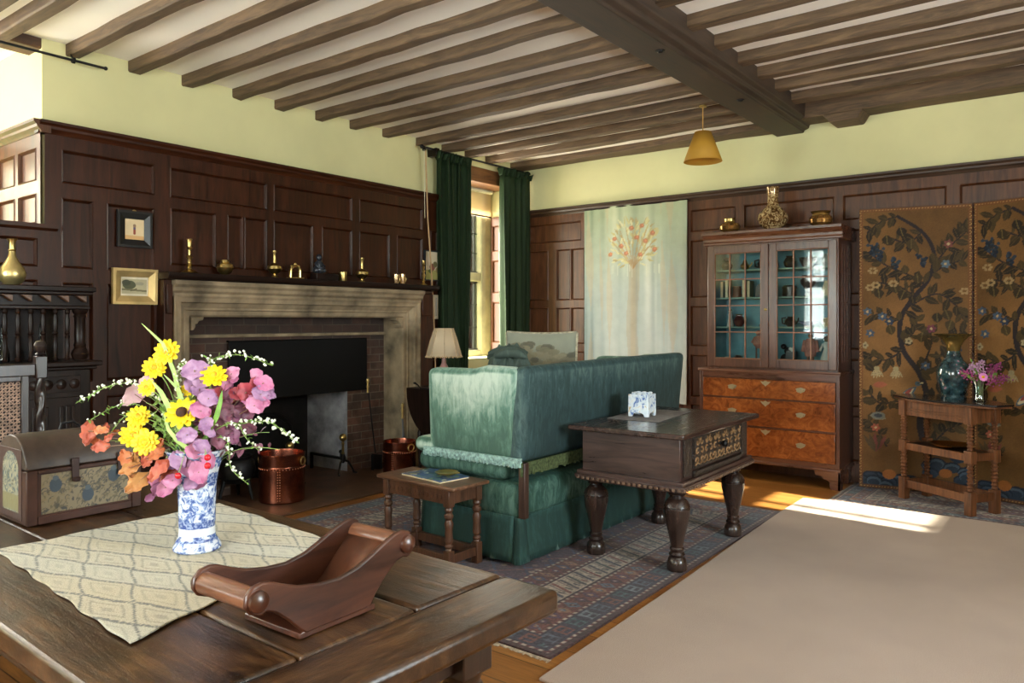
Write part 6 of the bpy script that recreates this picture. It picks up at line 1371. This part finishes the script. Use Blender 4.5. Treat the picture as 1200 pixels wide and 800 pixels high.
CLO,nt,b=nmat('cloisonne_enamel'); v=coords(nt); vo=nt.nodes.new('ShaderNodeTexVoronoi'); vo.inputs['Scale'].default_value=22; nt.links.new(v,vo.inputs['Vector']); r=ramp(nt,[(.0,(206,170,180)),(.16,(150,110,130)),(.24,(70,100,104)),(.6,(46,68,76)),(1,(36,50,60))]); nt.links.new(vo.outputs['Distance'],r.inputs[0]); f=noise(nt,v,40,3); r2=ramp(nt,[(.5,(90,120,100)),(.6,(255,255,255))]); nt.links.new(f,r2.inputs[0]); nt.links.new(mix(nt,.6,r.outputs[0],r2.outputs[0],'MULTIPLY'),b.inputs['Base Color']); b.inputs['Roughness'].default_value=.15; b.inputs['Coat Weight'].default_value=.5
cv=thing('cloisonne_vase','dark enamelled trumpet necked vase at the back of the side table','vase',(-.885,6.615,ST))
MB().lathe([(.085,0),(.088,.012),(.08,.03),(.09,.06),(.115,.14),(.118,.2),(.105,.25),(.07,.29),(.05,.33),(.045,.36)],n=36).build('body',CLO,cv)
MB().lathe([(.045,.358),(.05,.40),(.075,.44),(.105,.47),(.135,.485),(.13,.489),(.09,.465),(.04,.4)],n=36).build('neck',plain('bronze_enamel',(110,92,50),.2,.6,.3),cv)
# glass of purple flowers
gv=thing('cut_glass_vase','small clear glass vase holding purple flowers on the side table','vase',(-.70,6.475,ST))
MB().lathe([(.035,0),(.04,.004),(.034,.02),(.036,.1),(.05,.155),(.046,.156),(.031,.1),(.03,.025),(.001,.02)],n=16).build('body',glass('clear_cut_glass',(224,236,236),.1),gv)
GM=Vector((-.70,6.475,ST+.13)); PUR=[plain('deep_purple_floret',(126,44,92),.6,0,.3,90),plain('magenta_floret',(160,64,118),.6,0,.3,90),plain('lilac_floret',(170,130,160),.6,0,.25,90)]
R2=Vector((.79,.61,0)); T2=Vector((.5,-.86,0))
def g2(a,h,d): return R2*a*.0115+Vector((0,0,h*.0115))+T2*d*.01
for k,(lab,tip,c,n) in enumerate((('long purple flower spike drooping towards the cloisonne vase',(-12,7,1),1,70),('lilac flower head standing beside the cloisonne vase neck',(-6,11,1),2,60),('deep purple flower spike arching to the outer side',(12,11,2),0,90),('hanging magenta flower spike lowest on the outer side',(17,3,1),0,90),('short purple flower spike over the glass rim',(7,4,4),1,50),('small lilac flower cluster at the top of the glass vase',(1,13,0),2,50))):
    t=thing('flower_spike',lab,'flower',GM,0,'purple flower spikes in the glass vase'); e=g2(*tip); b0=Vector((0,0,-.1)); md=Vector((e.x*.4,e.y*.4,max(.05,e.z*1.1)))
    pts=[b0*(1-q)**2+md*2*q*(1-q)+e*q*q for q in [i/10 for i in range(11)]]
    MB().tube(pts,.0016,5).build('stem',STEMG,t); m=MB()
    for i in range(n):
        q=.5+.5*i/n; f=q*10; j=min(9,int(f)); cc=pts[j].lerp(pts[j+1],f-j); s=.019*(1.25-q*.6); m.ball(cc+Vector((random.gauss(0,s),random.gauss(0,s),random.gauss(0,s))),.006,n=6,h=4)
    m.build('florets',PUR[c],t)
t=thing('aster','single pink aster with yellow centre facing out over the glass rim','flower',GM); pc_=g2(0,4.5,5); m=MB(); F=frame_to(T2+Vector((0,0,.2)))
for i in range(18): pet(m,pc_,F,2*PI*i/18,.03,.009,.15)
m.build('petals',plain('pink_petal',(206,120,186),.5),t,0,70); MB().ball(pc_+T2*.004,.011,n=12,h=8).build('flower_disc',YEL2,t); MB().tube([Vector((0,0,-.1)),Vector((0,0,.02)),pc_],.0016).build('stem',STEMG,t)
for lab,tip,w in (('long green leaf pointing to the cloisonne vase',(-11,6.5,3),.02),('green leaf curling up behind the aster',(-4,14,0),.022),('broad bright green leaf hanging on the outer side of the glass',(9,6,4),.035)):
    t=thing('green_leaf',lab,'leaf',GM,0,'green leaves in the glass vase'); e=g2(*tip); x=e.normalized(); y=(T2.cross(x)).normalized(); R=Matrix((x,y,x.cross(y))).transposed(); m=MB(); leafmesh(m,e*.25,R,e.length*.85,w,.3,.25); m.build('blade',GRN,t,0,70); MB().tube([Vector((0,0,-.08)),e*.3],.0016).build('stem',STEMG,t)
# ------------------------------------------------------------------ garden outside the windows
GRASS=plain('garden_grass',(96,124,58),.95,0,.3,2)
struct(MB().box(-30,-6.75,-25,30,-.25,-.12).box(-6.75,20,-25,-2.1,-.25,-.12).box(3.0,25,-2.1,30,-.25,-.12).build('ground_lawn',GRASS))
HED=plain('hedge_leaf',(92,120,50),.8,0,.5,30,1,30)
def bush(loc,r,h,label,n=260):
    t=thing('garden_bush',label,'bush',loc,0,'bushes in the garden outside')
    m=MB()
    for i in range(n):
        a=random.uniform(0,2*PI); q=random.random()**.5; z=random.random()
        c=Vector((r*q*math.cos(a)*(1-.4*z),r*q*math.sin(a)*(1-.4*z),.1+h*z)); leafmesh(m,c,frame_to((random.gauss(0,1),random.gauss(0,1),random.gauss(0,1)+.4)),random.uniform(.12,.3),.12,.3,.2,0,3)
    m.build('foliage',HED,t,0,0); MB().tube([(0,0,-.1),(0,0,h*.5)],[.08,.04]).build('stem',JOIST,t)
for x,y,r,h in ((-12,10.5,1.6,1.5),(-16,19,2.4,2.2)): bush((x,y,-.12),r,h,'leafy garden bush seen through the corner window')
for x,y,r,h in ((-6.6,-6,1.3,2.2),(-3.4,-7,1.6,3.0),(.2,-6,1.3,1.8)): bush((x,y,-.12),r,h,'leafy garden bush reflected in the bookcase glass')
t=thing('climbing_vine','leafy vine trailing outside the window that the bookcase glass reflects','vine',(-4.0,YN-.31,1.0),0); m=MB()
for i in range(150):
    c=Vector((random.uniform(-.75,.75),random.uniform(-.015,.015),random.uniform(1.15,1.95)+.1*random.random()))
    leafmesh(m,c,frame_to((random.gauss(0,.5),1,random.gauss(0,.5))),random.uniform(.05,.1),.05,.2,.2,0,3)
m.build('leaves',HED,t,0,0); MB().tube([(-.8,0,-1.1),(-.78,0,1),(-.3,0,1.6),(.7,0,1.8)],.012).build('stem',JOIST,t)
def tree(loc,label):
    t=thing('added_shade_tree',label,'tree',loc,0); m=MB()
    for i in range(1500):
        d=Vector((random.gauss(0,1),random.gauss(0,1),random.gauss(0,1))).normalized()*1.7*random.random()**.4; c=Vector((d.x*.8,d.y,4.9+d.z*.95))
        leafmesh(m,c,frame_to((random.gauss(0,1),random.gauss(0,1),random.gauss(0,1)+.4)),random.uniform(.2,.42),.2,.3,.2,0,3)
    m.build('crown',HED,t,0,0); MB().tube([(0,0,-.1),(.1,0,1.8),(0,.1,4.2)],[.2,.14,.08]).build('trunk',JOIST,t)
tree((-9.6,.75,-.12),'unseen leafy tree added to shade the bay window')  # out of view, put here to block sun from the table
# ------------------------------------------------------------------ daylight and added window fill
def area(name,loc,rot,sx,sy,power,col=(1,.96,.9),spread=PI):
    L=bpy.data.lights.new(name,'AREA'); L.shape='RECTANGLE'; L.size=sx; L.size_y=sy; L.energy=power; L.color=col; L.spread=spread
    o=bpy.data.objects.new(name,L); COL.objects.link(o); o.location=loc; o.rotation_euler=rot; return o
area('bay_daylight',(-6.40,.45,2.58),(0,-PI/2-.25,0),1.0,1.5,LB,(1,.98,.93))
area('corner_daylight',(-5.60,6.235,1.85),(0,-PI/2,0),1.6,1.1,LC,(1,.96,.80))
area('near_daylight_fill',(-3.9,YN-.33,1.92),(PI/2+.25,0,0),1.35,1.75,LN1,(.93,.97,1))
area('near_daylight_fill',(-.6,YN-.03,1.92),(PI/2+.55,0,0),1.9,1.75,LN2,(.93,.97,1))  # added fill at the unseen second window, tilted up to brighten the ceiling
area('added_side_fill',(XR+.03,2.5,1.92),(0,PI/2+.6,0),1.75,1.7,LR,(.86,.94,1))  # added fill from the unseen right side, tilted towards the ceiling
S=bpy.data.lights.new('sun','SUN'); S.energy=SUNE; S.angle=.012; S.color=(1,.93,.8)
so=bpy.data.objects.new('sun',S); COL.objects.link(so); so.rotation_euler=Vector((1,-.085,-.55)).to_track_quat('-Z','Y').to_euler(); so.location=(-12,6,8)
wd=bpy.data.worlds.new('sky'); SC.world=wd; wd.use_nodes=True; nt=wd.node_tree; bg=nt.nodes['Background']
sk=nt.nodes.new('ShaderNodeTexSky'); sk.sky_type='NISHITA'; sk.sun_disc=False; sk.sun_elevation=math.radians(29); sk.sun_rotation=math.radians(-90); sk.air_density=1.2; sk.dust_density=2.5
hz=nt.nodes.new('ShaderNodeMix'); hz.data_type='RGBA'; hz.inputs[0].default_value=.5; nt.links.new(sk.outputs[0],hz.inputs[6]); hz.inputs[7].default_value=(1.0,.97,.88,1); nt.links.new(hz.outputs[2],bg.inputs[0]); bg.inputs[1].default_value=SKY
# ------------------------------------------------------------------ camera
cd=bpy.data.cameras.new('camera'); cam=bpy.data.objects.new('camera',cd); COL.objects.link(cam); SC.camera=cam
cam.location=(0,0,1.4); cam.rotation_euler=(PI/2,0,math.atan2(.6129,.7902)); cd.sensor_width=36; cd.lens=890/1200*36; cd.shift_y=-24/1200; cd.clip_start=.05
vs=SC.view_settings; vs.view_transform='Standard'; vs.look='None'; vs.gamma=1; vs.use_curve_mapping=False; vs.exposure=EXPO
try:
    SC.cycles.use_denoising=True; SC.cycles.denoiser='OPENIMAGEDENOISE'; SC.cycles.max_bounces=10; SC.cycles.diffuse_bounces=6; SC.cycles.transparent_max_bounces=16; SC.cycles.sample_clamp_indirect=6; SC.cycles.caustics_reflective=False; SC.cycles.caustics_refractive=False
except Exception: pass
